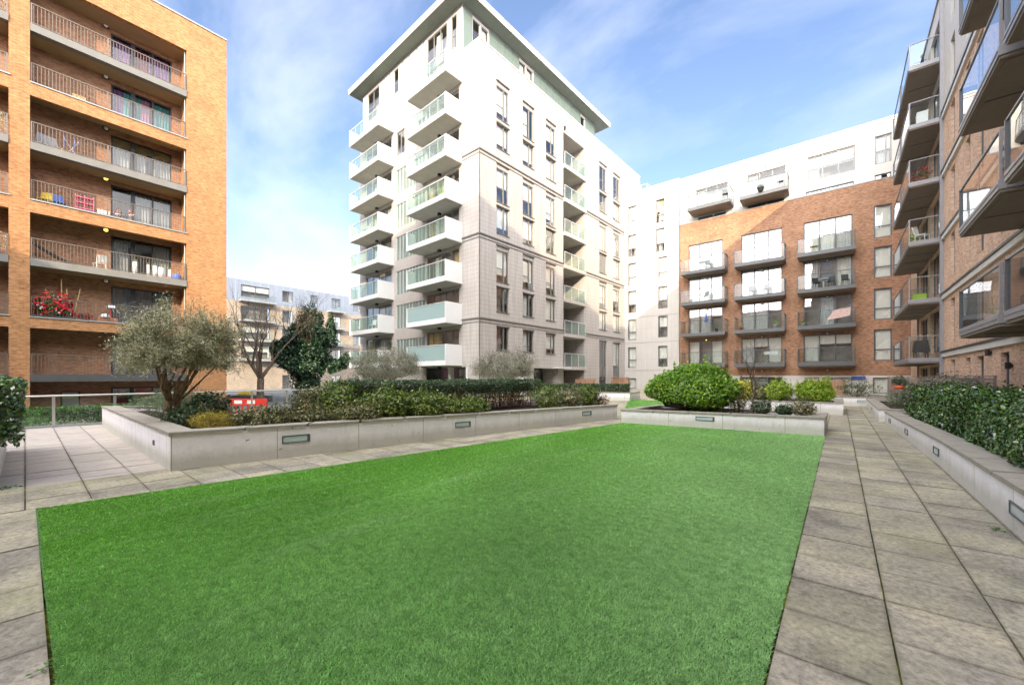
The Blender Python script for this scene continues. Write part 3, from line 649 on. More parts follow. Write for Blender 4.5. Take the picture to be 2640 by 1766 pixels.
# ============================================================ white tower
def tower():
    T = thing('apartment_tower', 'tall white tiled apartment tower with a flat overhanging roof and two columns of white balconies', 'apartment tower', (-18.83, 19.48, 0), -R(2.4))
    FR = Fac((0, 0), (0, 1), (1, 0)); FL = Fac((0, 0), (-1, 0), (0, -1))
    H = 24.25; W_, LN = 16.4, 25.4
    tall = [(19.74, 22.35), (13.79, 16.5), (8.12, 10.69)]; short = [(17.6, 19.39), (11.57, 13.5), (5.98, 7.76)]
    nearc = [(1.66, 2.97), (4.54, 5.87), (7.46, 8.78)]; farc = [(16.1, 17.55), (18.95, 20.4)]
    hR = []
    for a, b in nearc:
        hR += [(a, b, c, d) for c, d in tall + short] + [(a, b, 3.24, 4.94)]
    for a, b in farc:
        hR += [(a, b, c, d) for c, d in tall + short] + [(a, b, 0.1, 4.9)]
    hR += [(9.95, 13.3, 0.0, 22.44, 2.2), (5.87, 9.2, 0.0, 2.05, 1.6)]
    m = MB(); fwall(m, FR, 0, LN, 0, H, hR, 0.14); m.build('wall', 'tile_white', T)
    # left face
    hL = [(2.1, 5.9, z + 0.36, z + 2.62, 0.1) for z in (2.15, 5.05, 7.9, 10.8, 13.5, 16.4, 19.25, 22.14)]
    hL += [(10.9, 15.2, z + 0.36, z + 2.62, 0.1) for z in (2.15, 5.05, 7.9, 10.8, 13.5, 16.4, 19.25)]
    strips = [(6.2, 7.4), (7.5, 8.7), (8.8, 10.0)]
    hL += [(6.1, 10.1, z + 0.35, z + 2.3, 0.06) for z in (2.15, 5.05, 7.9, 10.8, 13.5, 16.4)]
    hL += [(6.1, 7.0, 19.6, 21.6, 0.06), (8.9, 10.1, 19.9, 21.9, 0.06), (1.2, 15.2, 0.0, 2.05, 0.9)]
    m = MB(); fwall(m, FL, 0, W_, 0, H, hL, 0.1); m.build('wall', 'tile_white', T)
    shell('wall', 'tile_white', T, -W_, 0, 0, LN, 0, H, 'ES', False)
    m = MB(); m.quad((-W_, 0, H - 0.25), (0, 0, H - 0.25), (0, LN, H - 0.25), (-W_, LN, H - 0.25))
    fbox(m, FR, -0.02, LN, H, H + 0.08, -0.3, 0.04); fbox(m, FL, 0.0, 1.75, H + 0.002, H + 0.082, -0.3, 0.04); m.build('parapet', 'paint_white', T)
    # string courses: two dark shadow-line bands with a pale strip between
    for z in (16.78, 11.05, 5.32):
        m = MB()
        for F, a, b in ((FR, 0.0, 9.9), (FR, 13.35, 21.4), (FL, 0.0, 1.75)):
            a2 = a - 0.06 if a == 0 and F is FR else a
            fbox(m, F, a2, b, z, z + 0.09, 0.0, 0.07); fbox(m, F, a2, b, z - 0.24, z - 0.19, 0.0, 0.03)
        m.build('string_course', 'string_dark', T)
    m = MB(); m.box(-0.03, 0.03, -0.03, 0.03, 0, 16.7); m.build('corner_trim', 'string_dark', T)
    random.seed(11)
    for ci, (a, b) in enumerate(nearc + farc):
        for k, (c, d) in enumerate(tall + short + ([(3.24, 4.94)] if ci < 3 else [(0.1, 4.9)])):
            mu = a + (b - a) * 0.62
            tr = [(c + (d - c) * 0.38, a + 0.05, mu - 0.03)] if k < 3 else []
            if d - c > 4: tr = [c + 2.2, c + 1.0]
            m_ = random.random()
            bl = random.choice([None, None, 0.97, 0.5, 0.75]); cu = [(a + 0.08, mu - 0.05, 'curtain_white')] if m_ < 0.25 and not bl else []
            fm_ = 'alu_frame'
            wv = 0.28 if d - c > 2.2 and k < 3 else 0.0
            window(FR, T, a, b, c, d - wv, -0.09, [(mu, 0.05)], tr, 0.06, fm_, blind=bl, curtains=cu)
            m = MB()
            if wv: fbox(m, FR, a, b, d - wv, d, -0.12, -0.06); m.build('spandrel', 'tile_white', T)
            m = MB(); fbox(m, FR, a - 0.02, b + 0.06, d, d + 0.05, 0, 0.06); m.build('window_head', 'string_dark', T)
            m = MB(); fbox(m, FR, a - 0.02, b + 0.04, c - 0.05, c, 0, 0.05); m.build('sill', 'string_dark', T)
    # recessed balcony column on the right face
    m = MB(); m.quad(FR.p(9.95, 0, -2.2), FR.p(13.3, 0, -2.2), FR.p(13.3, 22.44, -2.2), FR.p(9.95, 22.44, -2.2)); m.build('recess_wall', 'interior', T)
    for z in (2.0, 4.85, 7.85, 10.75, 13.6, 16.5, 19.4):
        m = MB(); fbox(m, FR, 9.97, 13.45, z - 0.02, z + 0.26, -2.2, 0.16); bal = m.build('balcony', 'paint_white' if z > 11 else 'tile_white', T)
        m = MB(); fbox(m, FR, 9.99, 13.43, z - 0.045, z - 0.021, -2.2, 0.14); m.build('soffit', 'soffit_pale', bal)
        m = MB(); fbox(m, FR, 10.0, 13.4, z + 1.36, z + 1.40, 0.08, 0.13)
        for u in (10.02, 11.1, 12.2, 13.36): fbox(m, FR, u - 0.02, u + 0.02, z + 0.26, z + 1.36, 0.09, 0.12)
        fbox(m, FR, 13.36, 13.41, z + 0.26, z + 1.38, -0.9, 0.07)
        m.build('railing', 'alu_light', bal)
        m = MB(); fquad(m, FR, 10.04, 13.34, z + 0.30, z + 1.34, 0.105); m.build('glass_panel', 'glass_rail_green', bal)
        window(FR, T, 10.2, 12.6, z + 0.3, z + 2.45, -2.12, [11.0, 11.8], (), 0.07, 'alu_frame', blind=random.choice([None, 0.9, None]))
    # ground floor of the right face: entrance recess and infill
    m = MB(); fbox(m, FR, 5.87, 7.3, 0, 2.05, -1.62, -1.6); m.build('recess_wall', 'grey_trim', T)
    window(FR, T, 7.35, 8.6, 0.02, 2.0, -1.5, [7.95], (), 0.06, 'frame_grey')
    m = MB(); fbox(m, FR, 4.2, 4.75, 0.0, 2.0, 0.0, 0.25); fbox(m, FR, 8.4, 9.9, 2.052, 2.12, -1.2, 0.9); m.build('canopy', 'paint_white', T)
    # left face glazing, balconies
    lv = (2.15, 5.05, 7.9, 10.8, 13.5, 16.4, 19.25, 22.14)
    for col, (u0, u1, ou0, ou1, so) in enumerate(((2.1, 5.9, 1.75, 6.4, 0), (10.9, 15.2, 10.5, 15.45, 0))):
        for li, z in enumerate(lv):
            if not (col == 1 and z > 20):
                n = 5 if col == 0 else 4; mu = [u0 + (u1 - u0) * i / n for i in range(1, n)]
                cur = [(u0 + (u1 - u0) * i / n + 0.05, u0 + (u1 - u0) * (i + 1) / n - 0.05, random.choice(['curtain_white', 'blind', 'curtain_tan'])) for i in range(n) if random.random() < 0.3]
                window(FL, T, u0, u1, z + 0.36, z + 2.62, -0.07, mu, (), 0.06, 'alu_frame', curtains=cur)
            # slab, solid white ends and fascia
            D = 1.5; m = MB()
            fbox(m, FL, ou0, ou1, z, z + 0.34, 0.0, D); bal = m.build('balcony', 'paint_white', T)
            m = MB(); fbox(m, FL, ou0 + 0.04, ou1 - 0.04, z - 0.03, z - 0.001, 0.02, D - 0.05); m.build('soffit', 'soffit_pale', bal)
            m = MB(); fbox(m, FL, ou0, ou0 + 0.07, z + 0.341, z + 1.45, 0.0, D); m.build('side_panel', 'paint_white', bal)
            m = MB(); fbox(m, FL, ou1 - 0.07, ou1, z + 0.341, z + 1.45, 0.75, D); m.build('side_panel', 'paint_white', bal)
            gp = 'glass_frosted' if (col == 0 and li < 2) else 'glass_rail_green'
            m = MB(); fquad(m, FL, ou0 + 0.08, ou1 - 0.08, z + 0.36, z + 1.40, D - 0.06); m.build('glass_panel', gp, bal)
            m = MB(); fquad(m, FL, ou0 + 0.08, ou0 + 0.09, z, z, 0) if False else None
            fbox(m, FL, ou0 + 0.07, ou1 - 0.07, z + 1.40, z + 1.44, D - 0.09, D - 0.03)
            k = 5
            for i in range(1, k): u = ou0 + (ou1 - ou0) * i / k; fbox(m, FL, u - 0.015, u + 0.015, z + 0.341, z + 1.40, D - 0.10, D - 0.065)
            m.build('railing', 'alu_light', bal)
            m = MB(); fbox(m, FL, (ou0 + ou1) / 2 - 0.1, (ou0 + ou1) / 2 + 0.1, z - 0.2, z - 0.031, 0.1, 0.3); m.build('soffit_lamp', 'black_plastic', bal)
    # pale green glass strips between the two balcony columns
    for z in lv[:6]:
        for i, (a, b) in enumerate(((6.1, 7.4), (7.4, 8.7), (8.7, 10.1))):
            m = MB()
            k = 3
            for j in range(k):
                c0 = a + (b - a) * j / k; c1 = a + (b - a) * (j + 1) / k; fquad(m, FL, c0 + 0.02, c1 - 0.02, z + 0.37, z + 2.28, -0.05)
            o = m.build('glass_strip', 'glass_green_panel', T)
            m = MB()
            for j in range(k + 1): c0 = a + (b - a) * j / k; fbox(m, FL, c0 - 0.022, c0 + 0.022, z + 0.35, z + 2.3, -0.06, -0.01)
            m.build('mullion', 'alu_light', o)
    for a, b in zip([0.0] + [z + 2.31 for z in lv[:6]], [z + 0.34 for z in lv[:6]] + [19.2]):
        m = MB(); fbox(m, FL, 5.95, 10.35, a, b, 0.0, 0.012); m.build('spandrel', 'tile_grey', T)
    window(FL, T, 6.1, 7.0, 19.6, 21.6, -0.05, [6.5], (), 0.06, 'alu_frame'); window(FL, T, 8.9, 10.1, 19.9, 21.9, -0.05, [9.5], (), 0.08, 'alu_frame')
    # ground floor glazing of the left face
    window(FL, T, 1.2, 3.2, 0.02, 2.03, -0.85, [2.2], (), 0.07, 'alu_frame'); window(FL, T, 3.25, 8.3, 0.02, 2.03, -0.85, [4.2, 5.3, 6.4, 7.4], [1.15], 0.07, 'alu_frame', curtains=[(3.4, 5.2, 'curtain_purple')])
    window(FL, T, 8.35, 15.2, 0.02, 2.03, -0.85, [9.8, 11.2, 12.6, 13.9], (), 0.07, 'alu_frame')
    m = MB()
    for u in (1.25, 3.2, 8.3, 15.0): fbox(m, FL, u - 0.14, u + 0.14, 0, 2.05, -0.35, -0.02)
    m.build('column', 'paint_white', T)
    # penthouse
    px0, px1, py0, py1, pz = -W_ + 0.5, -1.8, 0.05, 18.3, 27.75
    FP = Fac((px1, 0), (0, 1), (1, 0)); FQ = Fac((0, py0), (-1, 0), (0, -1))
    wins = [(1.05, 1.75), (1.9, 2.6), (6.2, 7.0), (7.15, 7.95), (15.6, 16.3)]
    m = MB(); fwall(m, FP, py0, py1, H - 0.25, pz, [(a, b, 24.6, 27.35) for a, b in wins], 0.08)
    lw = [(2.4, 3.0), (3.5, 5.9), (9.9, 10.6), (13.0, 15.0)]
    fwall(m, FQ, 1.8, W_ - 0.5, H - 0.25, pz, [(2.4, 3.0, 25.0, 27.4), (3.5, 5.9, 24.3, 27.4), (9.9, 10.6, 25.4, 27.4), (13.0, 15.0, 24.9, 27.4)], 0.08)
    m.build('penthouse_wall', 'render_white', T)
    shell('penthouse_wall', 'render_white', T, px0, px1, py0, py1, H - 0.25, pz, 'ES', False)
    for a, b in wins: window(FP, T, a, b, 24.6, 27.35, -0.04, (), [25.3], 0.06, 'alu_frame', blind=random.choice([None, 0.6]))
    window(FQ, T, 2.4, 3.0, 25.0, 27.4, -0.04, (), [26.0], 0.06, 'alu_frame'); window(FQ, T, 3.5, 5.9, 24.3, 27.4, -0.04, [4.3, 5.1], (), 0.07, 'alu_frame', curtains=[(4.35, 5.05, 'curtain_white')])
    window(FQ, T, 9.9, 10.6, 25.4, 27.4, -0.04, (), [26.2], 0.06, 'alu_frame'); window(FQ, T, 13.0, 15.0, 24.9, 27.4, -0.04, [14.0], [26.0], 0.07, 'alu_frame')
    edges = [0.1, 1.0] + [2.7 + 0.87 * i for i in range(5)] + [8.1 + 0.93 * i for i in range(9)] + [16.4, 17.3, 18.25]
    skipg = [(1.0, 2.7), (6.18, 8.1), (15.54, 16.4)]
    for a, b in zip(edges[:-1], edges[1:]):
        if any(abs(a - s0) < 0.02 for s0, s1 in skipg): continue
        m = MB(); fbox(m, FP, a + 0.02, b - 0.02, 24.15, 27.6, 0.01, 0.04); m.build('green_panel', 'glass_green_panel', T)
    for u in (6.3, 7.2, 8.3, 9.2, 11.2, 12.1):
        m = MB(); fbox(m, FQ, u, u + 0.05, 24.3, 27.6, 0.0, 0.03); m.build('fin', 'glass_green_panel', T)
    m = MB(); ov = 0.95
    m.box(px0 - ov, px1 + ov, py0 - ov, py1 + 1.6, 27.83, 28.2); m.box(px0 - ov - 0.03, px1 + ov + 0.03, py0 - ov - 0.03, py1 + 1.63, 28.2, 28.25)
    rf = m.build('roof', 'roof_fascia', T)
    m = MB(); m.hexa([(px0 - 0.1, py0 - 0.1, 27.70), (px1 + 0.1, py0 - 0.1, 27.70), (px1 + 0.1, py1 + 0.2, 27.70), (px0 - 0.1, py1 + 0.2, 27.70), (px0 - ov + 0.04, py0 - ov + 0.04, 27.829), (px1 + ov - 0.04, py0 - ov + 0.04, 27.829), (px1 + ov - 0.04, py1 + 1.56, 27.829), (px0 - ov + 0.04, py1 + 1.56, 27.829)])
    m.build('soffit', 'roof_soffit', rf)
    m = MB(); m.box(px0 - 0.04, px1 + 0.06, py0 - 0.04, py1 + 0.04, 27.56, 27.699); m.build('eaves_shadow', 'string_dark', rf)  # dark band painted in for the shade under the roof
    m = MB(); fbox(m, FR, 10.0, 10.12, H - 1.6, H - 1.3, 0.0, 0.14); m.build('wall_lamp', 'black_plastic', T)
    return T
TW = tower()

# ============================================================ back block: white ends and attic, brick middle
def back_block():
    B = thing('apartment_block', 'long block closing the courtyard, brick middle with grey glass balconies under a white attic', 'apartment block', (0, 41, 0))
    F = Fac((0, 0), (1, 0), (0, -1))
    X0, XB, X1, zr = -19.5, -12.23, 12.0, 20.85
    za = [(17.12, 19.5), (14.12, 16.45), (11.05, 13.43), (8.14, 10.48), (5.27, 7.44), (2.31, 4.48), (0.1, 1.19)]
    zb = [(17.04, 19.42), (14.07, 16.45), (11.2, 13.52), (8.29, 10.51), (5.36, 7.54), (2.39, 4.49)]
    h = [(-17.55, -16.65, a, b) for a, b in za]; h += [((-14.56, -13.7) if i < 2 else (-14.33, -13.4)) + z for i, z in enumerate(zb)]
    m = MB(); fwall(m, F, X0, XB - 0.05, 0, zr, h, 0.14); m.build('wall', 'panel_white', B)
    m = MB()
    for z in (14.9, 11.7, 7.6, 4.9, 2.0): fbox(m, F, -17.9, XB - 0.06, z, z + 0.03, 0, 0.012)
    m.build('joint_strip', 'alu_frame', B)
    random.seed(5)
    for i, (a, b) in enumerate(za): window(F, B, -17.55, -16.65, a, b, -0.1, (), [a + (b - a) * 0.38] if b - a > 1.5 else (), 0.07, 'frame_grey', blind=random.choice([0.97, 0.6, 0.97]))
    for i, (a, b) in enumerate(zb):
        x0, x1 = (-14.56, -13.7) if i < 2 else (-14.33, -13.4)
        window(F, B, x0, x1, a, b, -0.1, (), [a + (b - a) * 0.33], 0.07, 'frame_grey', blind=random.choice([0.6, 0.97, 0.5]), bm='curtain_tan' if i == 0 else 'blind')
    # white attic: set just behind the brick
    AF = Fac((0, 0.35), (1, 0), (0, -1))
    tw = [(-10.83, -8.01, 17.3, 19.45, 2), (-6.48, -3.57, 17.25, 19.5, 2), (-2.11, 0.93, 17.6, 19.6, 2), (2.08, 3.02, 17.6, 19.75, 1)]
    lw = [(-10.6, -8.2, 14.8, 16.75), (-6.4, -3.7, 14.8, 16.8), (-2.2, 0.85, 14.8, 16.75), (2.08, 3.0, 14.8, 16.8)]
    m = MB(); fwall(m, AF, XB, X1, 16.0, zr, [t[:4] for t in tw] + [(a, b, 16.0, d) for a, b, c, d in lw], 0.14)
    m.quad((XB, 0, 0), (XB, 0.35, 0), (XB, 0.35, zr), (XB, 0, zr)); m.build('attic_wall', 'render_white', B)
    m = MB(); fbox(m, F, X0, XB - 0.05, zr, zr + 0.1, -0.3, 0.06); fbox(m, AF, XB - 0.05, X1, zr, zr + 0.1, -0.3, 0.06); m.build('parapet_capping', 'paint_white', B)
    m = MB(); m.quad((X0, 0.3, zr - 0.2), (X1, 0.3, zr - 0.2), (X1, 9, zr - 0.2), (X0, 9, zr - 0.2)); m.build('roof', 'slab_edge', B)
    shell('wall', 'render_white', B, X0, X1, 0, 9, 0, zr, 'S', False)
    for a, b, c, d, n in tw:
        mu = [a + (b - a) / 3, a + (b - a) * 2 / 3] if n == 2 else [a + 0.62]
        window(AF, B, a, b, c, d, -0.1, mu, [c + 1.0] if a > -3 else (), 0.08, 'alu_frame', 'glass_dark', curtains=[(a + 0.1, a + 0.8, 'curtain_white')], blind=0.55 if a > -3 else None)
    for a, b, c, d in lw: window(AF, B, a, b, 16.0, d, -0.1, [a + (b - a) / 3, a + (b - a) * 2 / 3] if b - a > 1 else (), (), 0.07, 'frame_grey')
    # brick middle
    cols = [(-11.39, -8.39), (-6.87, -3.8), (-2.32, 0.77)]; rows = [(11.36, 14.1), (8.44, 10.97), (5.5, 7.88), (2.56, 4.8)]
    c4 = [(11.88, 14.33), (8.84, 11.2), (5.68, 8.04), (2.58, 4.94)]
    h = [(a, b, c, d) for a, b in cols for c, d in rows] + [(2.01, 3.02, c, d) for c, d in c4]
    m = MB(); fwall(m, F, XB, X1, 1.46, 16.27, h, 0.14); m.quad((XB, 0, 16.27), (X1, 0, 16.27), (X1, 0.35, 16.27), (XB, 0.35, 16.27)); m.build('brick_wall', 'brick_red', B)
    m = MB(); fbox(m, F, XB, X1, 16.272, 16.33, -0.36, 0.03); m.build('coping', 'grey_trim', B)
    gh = [(-10.6, -9.4, 0.1, 1.3), (-7.0, -3.8, 0.1, 1.35), (-2.25, -1.3, 0.1, 1.3), (-1.1, 0.75, 0.1, 1.3), (1.95, 3.0, 0.1, 1.3)]
    m = MB(); fwall(m, F, XB, X1, 0, 1.457, gh, 0.12, 0.02); m.build('plinth_wall', 'render_white', B)
    for a, b, c, d in gh: window(F, B, a, b, c, d, -0.06, [a + (b - a) / 3, a + (b - a) * 2 / 3] if b - a > 1.5 else (), (), 0.06, 'alu_frame', blind=None if a == -7.0 else 0.97, curtains=[(-6.9, -4.8, 'grey_fabric')] if a == -7.0 else [])
    for ri, (c, d) in enumerate(c4): window(F, B, 2.01, 3.02, c, d, -0.1, (), [c + (d - c) * 0.36], 0.08, 'frame_grey', blind=0.97)
    bal_u = [(-11.77, -7.94), (-7.23, -3.51), (-2.67, 0.93)]
    for ci, (a, b) in enumerate(cols):
        for ri, (c, d) in enumerate(rows):
            cur = [(a + (b - a) * i / 3 + 0.06, a + (b - a) * (i + 1) / 3 - 0.06, 'curtain_white' if random.random() < 0.7 else 'blind') for i in range(3) if random.random() < (0.8 if ri < 2 else 0.4)]
            if ci == 2 and ri > 1: cur = cur[-1:]
            window(F, B, a, b, c, d, -0.1, [a + (b - a) / 3, a + (b - a) * 2 / 3], (), 0.08, 'frame_grey', curtains=cur, blind=0.35 if random.random() < 0.3 else None)
            balcony(F, B, bal_u[ci][0], bal_u[ci][1], c - 0.06, 1.3, 'metal_seam', 'glass_rail', lit=(ci == 0 and ri == 2))
    for (a, b, z) in ((-11.14, -7.53, 17.22), (-6.81, -3.3, 17.08)): balcony(AF, B, a, b, z, 1.65, 'metal_seam', 'glass_rail', lit=False)
    # lamps over the attic windows
    m = MB(); fbox(m, AF, -9.4, -9.25, 19.75, 19.95, 0, 0.08); m.build('wall_lamp', 'alu_frame', B)
    m = MB(); fbox(m, AF, -5.1, -4.95, 19.85, 20.05, 0, 0.08); m.build('wall_lamp', 'alu_frame', B)
    # roof terrace rail at the tower end
    m = MB(); 
    for x in (-18.6, -17.9, -17.2, -16.5, -15.8): m.tube([(x, 0.9, zr - 0.2), (x, 0.9, zr + 1.0)], 0.025, 6)
    for z in (zr + 0.5, zr + 1.0): m.tube([(-18.9, 0.9, z), (-15.8, 0.9, z), (-15.8, 4.0, z)], 0.022, 6)
    m.build('roof_rail', 'alu_light', B)
    return B
def balcony(F, B, u0, u1, zt, D, fm, gm, lit=False, open_end=False):
    """bolt-on balcony: folded metal edge, boarded underside, glass guard with slim posts"""
    zb = zt - 0.40; m = MB()
    fbox(m, F, u0, u1, zb + 0.12, zt, 0.0, D); bal = m.build('balcony', fm, B)
    m = MB(); m.hexa([F.p(u0 + 0.28, zb, 0.0), F.p(u1 - 0.28, zb, 0.0), F.p(u1 - 0.28, zb, D - 0.3), F.p(u0 + 0.28, zb, D - 0.3), F.p(u0 + 0.03, zb + 0.119, 0.0), F.p(u1 - 0.03, zb + 0.119, 0.0), F.p(u1 - 0.03, zb + 0.119, D - 0.03), F.p(u0 + 0.03, zb + 0.119, D - 0.03)])
    m.build('soffit', 'soffit_brown' if fm != 'slab_edge' else 'soffit_tan', bal)
    g = MB(); fquad(g, F, u0 + 0.03, u1 - 0.03, zt + 0.05, zt + 1.12, D - 0.05)
    for u in (u0 + 0.04, u1 - 0.04): g.quad(F.p(u, zt + 0.05, 0.02), F.p(u, zt + 0.05, D - 0.06), F.p(u, zt + 1.12, D - 0.06), F.p(u, zt + 1.12, 0.02))
    g.build('glass_panel', gm, bal)
    m = MB(); fbox(m, F, u0, u1, zt + 1.12, zt + 1.165, D - 0.08, D - 0.02)
    for u in (u0, u1 - 0.05): fbox(m, F, u, u + 0.05, zt + 1.121, zt + 1.164, 0.0, D - 0.081)
    for u in (u0 + 0.01, u1 - 0.05): fbox(m, F, u, u + 0.04, zt, zt + 1.12, D - 0.08, D - 0.03); fbox(m, F, u, u + 0.04, zt, zt + 1.12, 0.01, 0.05); fbox(m, F, u, u + 0.04, zt, zt + 1.12, D / 2 - 0.02, D / 2 + 0.02)
    m.build('railing', 'metal_seam' if fm == 'metal_seam' else 'alu_light', bal)
    q = MB(); c = F.p((u0 + u1) / 2 + 0.1, zb - 0.22, 0.06); q.box(c[0] - 0.09, c[0] + 0.09, c[1] - 0.06, c[1] + 0.06, c[2] - 0.05, c[2] + 0.06)
    lp = q.build('bulkhead_lamp', 'black_plastic', bal)
    q = MB(); q.box(c[0] - 0.06, c[0] + 0.06, c[1] - 0.075, c[1] - 0.061, c[2] - 0.035, c[2] + 0.045); q.build('lens', 'lamp_lit' if lit else 'white_sheet', lp)
    return bal
BB = back_block()

# ============================================================ right block beside the path
def right_block():
    B = thing('apartment_block', 'buff brick block along the right of the path with stacked glass balconies and grey ledges', 'apartment block', (4.0, 0, 0))
    F = Fac((0, 0), (0, 1), (-1, 0))
    Y0, Y1, zr = -18.0, 40.9, 21.0; zw = 14.3
    lv = [2.34, 5.36, 8.35, 11.41, 14.38, 17.4]
    # near facade: tall narrow windows
    cols = [(19.05, 19.89), (21.86, 22.8), (23.75, 24.5), (26.5, 27.4)]
    hN = []; zs = [(0.1, 2.15), (2.95, 5.0), (5.95, 8.0), (8.95, 11.0), (12.0, 14.0), (15.0, 17.0), (17.9, 19.9)]
    for a, b in cols + [(15.2, 16.6), (11.0, 12.4), (8.0, 9.4), (4.0, 6.0), (0.0, 2.0)]: hN += [(a, b, c, d) for c, d in zs]
    far = (29.6, 36.6)
    hF = [(29.6, 32.6, z + 0.35, z + 2.6) for z in [-0.68] + lv] + [(33.4, 36.4, z + 0.35, z + 2.6) for z in [-0.68] + lv]
    low = lambda hs: [(a, b, c, min(d, zw)) for a, b, c, d in hs if c < zw]
    hi = lambda hs: [(a, b, max(c, zw), d) for a, b, c, d in hs if d > zw]
    m = MB(); fwall(m, F, Y0, Y1, 0, zw, low(hN + hF), 0.16); m.build('wall', 'brick_buff', B)
    m = MB(); fwall(m, F, Y0, Y1, zw, zr, hi(hN + hF), 0.16); m.build('attic_wall', 'render_white', B)
    m = MB(); m.quad((0, Y0, 0), (14, Y0, 0), (14, Y0, zr), (0, Y0, zr)); m.quad((0, Y1, zr - .1), (14, Y1, zr - .1), (14, Y0, zr - .1), (0, Y0, zr - .1)); m.quad((14, Y0, 0), (14, Y1, 0), (14, Y1, zr), (14, Y0, zr)); m.build('end_wall', 'brick_buff', B)
    m = MB(); fbox(m, F, Y0, Y1, zr, zr + 0.1, -0.4, 0.07); m.build('parapet_capping', 'balcony_grey', B)
    random.seed(9)
    for (a, b, c, d) in hN + hF:
        if b < 8: continue
        wide = b - a > 2
        if c < zw < d: pass
        window(F, B, a, b, c, d, -0.12, [a + (b - a) / 3, a + (b - a) * 2 / 3] if wide else (), () if wide or d - c < 1.9 else [c + 0.7], 0.07, 'frame_grey', blind=random.choice([None, 0.9, 0.5]), curtains=[(a + .1, a + .9, 'curtain_white')] if wide else [])
    for z in (2.35, 5.2, 8.15, 11.25, 14.15):    # projecting metal ledges
        m = MB(); fbox(m, F, 8.0, 28.85, z, z + 0.20, 0.0, 0.10); led = m.build('ledge', 'copper_ledge', B)
        m = MB(); fbox(m, F, 8.0, 28.86, z + 0.201, z + 0.29, 0.0, 0.14); m.build('ledge_flashing', 'frame_dark', led)
    m = MB(); fbox(m, F, 28.88, 29.06, 0, 20.9, 0.0, 0.14); m.build('downpipe_casing', 'balcony_grey', B)
    m = MB(); fbox(m, F, 36.9, 37.0, 0, 20.9, 0.0, 0.1); m.build('corner_trim', 'balcony_grey', B)
    # orange panels beside the far windows
    for z in [-0.68] + lv:
        m = MB(); fbox(m, F, 32.65, 33.35, z + 0.35, z + 2.6, 0.0, 0.02); m.build('infill_panel', 'soffit_tan', B)
    W_ = 1.25
    for zi, z in enumerate(lv):
        rbalcony(F, B, 29.06, 32.9, z, W_, far=True); rbalcony(F, B, 32.96, 36.8, z, W_, far=True)
    for z in (2.80, 5.80, 8.80, 11.80, 14.80, 17.8):
        rbalcony(F, B, 13.85, 17.7, z, W_, far=False); rbalcony(F, B, 9.6, 13.45, z, W_, far=False)
    # black bulkhead lamps on the brick
    for (y, z) in ((18.75, 1.72), (20.9, 2.2)):
        c = F.p(y, z, 0.09); q = MB(); q.tube([(c[0], c[1], c[2] - 0.1), (c[0], c[1], c[2] + 0.1)], [0.065, 0.065], 10); q.box(c[0], c[0] + 0.09, c[1] - 0.04, c[1] + 0.04, c[2] - 0.05, c[2] + 0.05); q.build('wall_lamp', 'black_plastic', B)
    return B
def rbalcony(F, B, u0, u1, zt, D, far):
    zb = zt - 0.30; m = MB()
    fbox(m, F, u0, u1, zb + 0.09, zt, 0.0, D); fbox(m, F, u0, u1, zt - 0.11, zt - 0.09, D, D + 0.015); bal = m.build('balcony', 'balcony_grey', B)
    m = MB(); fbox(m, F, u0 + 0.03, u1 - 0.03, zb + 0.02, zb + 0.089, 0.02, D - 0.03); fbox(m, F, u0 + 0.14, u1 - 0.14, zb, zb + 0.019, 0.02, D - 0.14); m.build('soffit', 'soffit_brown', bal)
    m = MB(); fbox(m, F, (u0 + u1) / 2 - 0.02, (u0 + u1) / 2 + 0.02, zb - 0.012, zb - 0.001, 0.02, D - 0.14); m.build('seam', 'black_plastic', bal)
    g = MB(); fquad(g, F, u0 + 0.03, u1 - 0.03, zt + 0.03, zt + 1.1, D - 0.04)
    g.quad(F.p(u0 + 0.03, zt + 0.03, 0.03), F.p(u0 + 0.03, zt + 0.03, D - 0.05), F.p(u0 + 0.03, zt + 1.1, D - 0.05), F.p(u0 + 0.03, zt + 1.1, 0.03)); g.build('glass_panel', 'glass_rail', bal)
    m = MB(); fbox(m, F, u0, u1, zt + 1.10, zt + 1.14, D - 0.065, D - 0.015); fbox(m, F, u0, u0 + 0.05, zt + 1.101, zt + 1.139, 0, D - 0.066)
    fbox(m, F, u0, u0 + 0.05, zt, zt + 1.10, D - 0.065, D - 0.015)
    fbox(m, F, (u0 + u1) / 2 - 0.02, (u0 + u1) / 2 + 0.02, zt, zt + 1.10, D - 0.075, D - 0.045); m.build('railing', 'balcony_grey', bal)
    # solid end screen
    m = MB(); fbox(m, F, u1 - 0.07, u1 - 0.02, zt + 0.001, zt + 1.12, D - 0.36, D); m.build('end_screen', 'frame_grey', bal)
    return bal
RB = right_block()

# ============================================================ block behind the photographer (outside the frame, shades the courtyard)
def rear_block():
    B = thing('apartment_block', 'tall brick block behind the camera whose shadow covers the lawn', 'apartment block', (0, -20, 0))
    m = MB(); m.box(-4.5, 30, -10, 0, -1, 29.3); m.build('wall', 'brick_buff', B)
    m = MB(); m.box(-4.6, 30.1, -10.1, 0.1, 29.301, 29.5); m.build('roof', 'slab_edge', B)
    m = MB(); m.box(-44, -4.52, -9.9, -0.1, -1, 15.6); m.build('low_wing', 'brick_buff', B)
    F = Fac((0, 0), (1, 0), (0, 1))
    for i in range(8):
        for j in range(9):
            window(F, B, -3 + i * 4, -1 + i * 4, 1.0 + j * 3.1, 3.2 + j * 3.1, 0.06, (), (), 0.08, 'frame_grey', back=False)
rear_block()

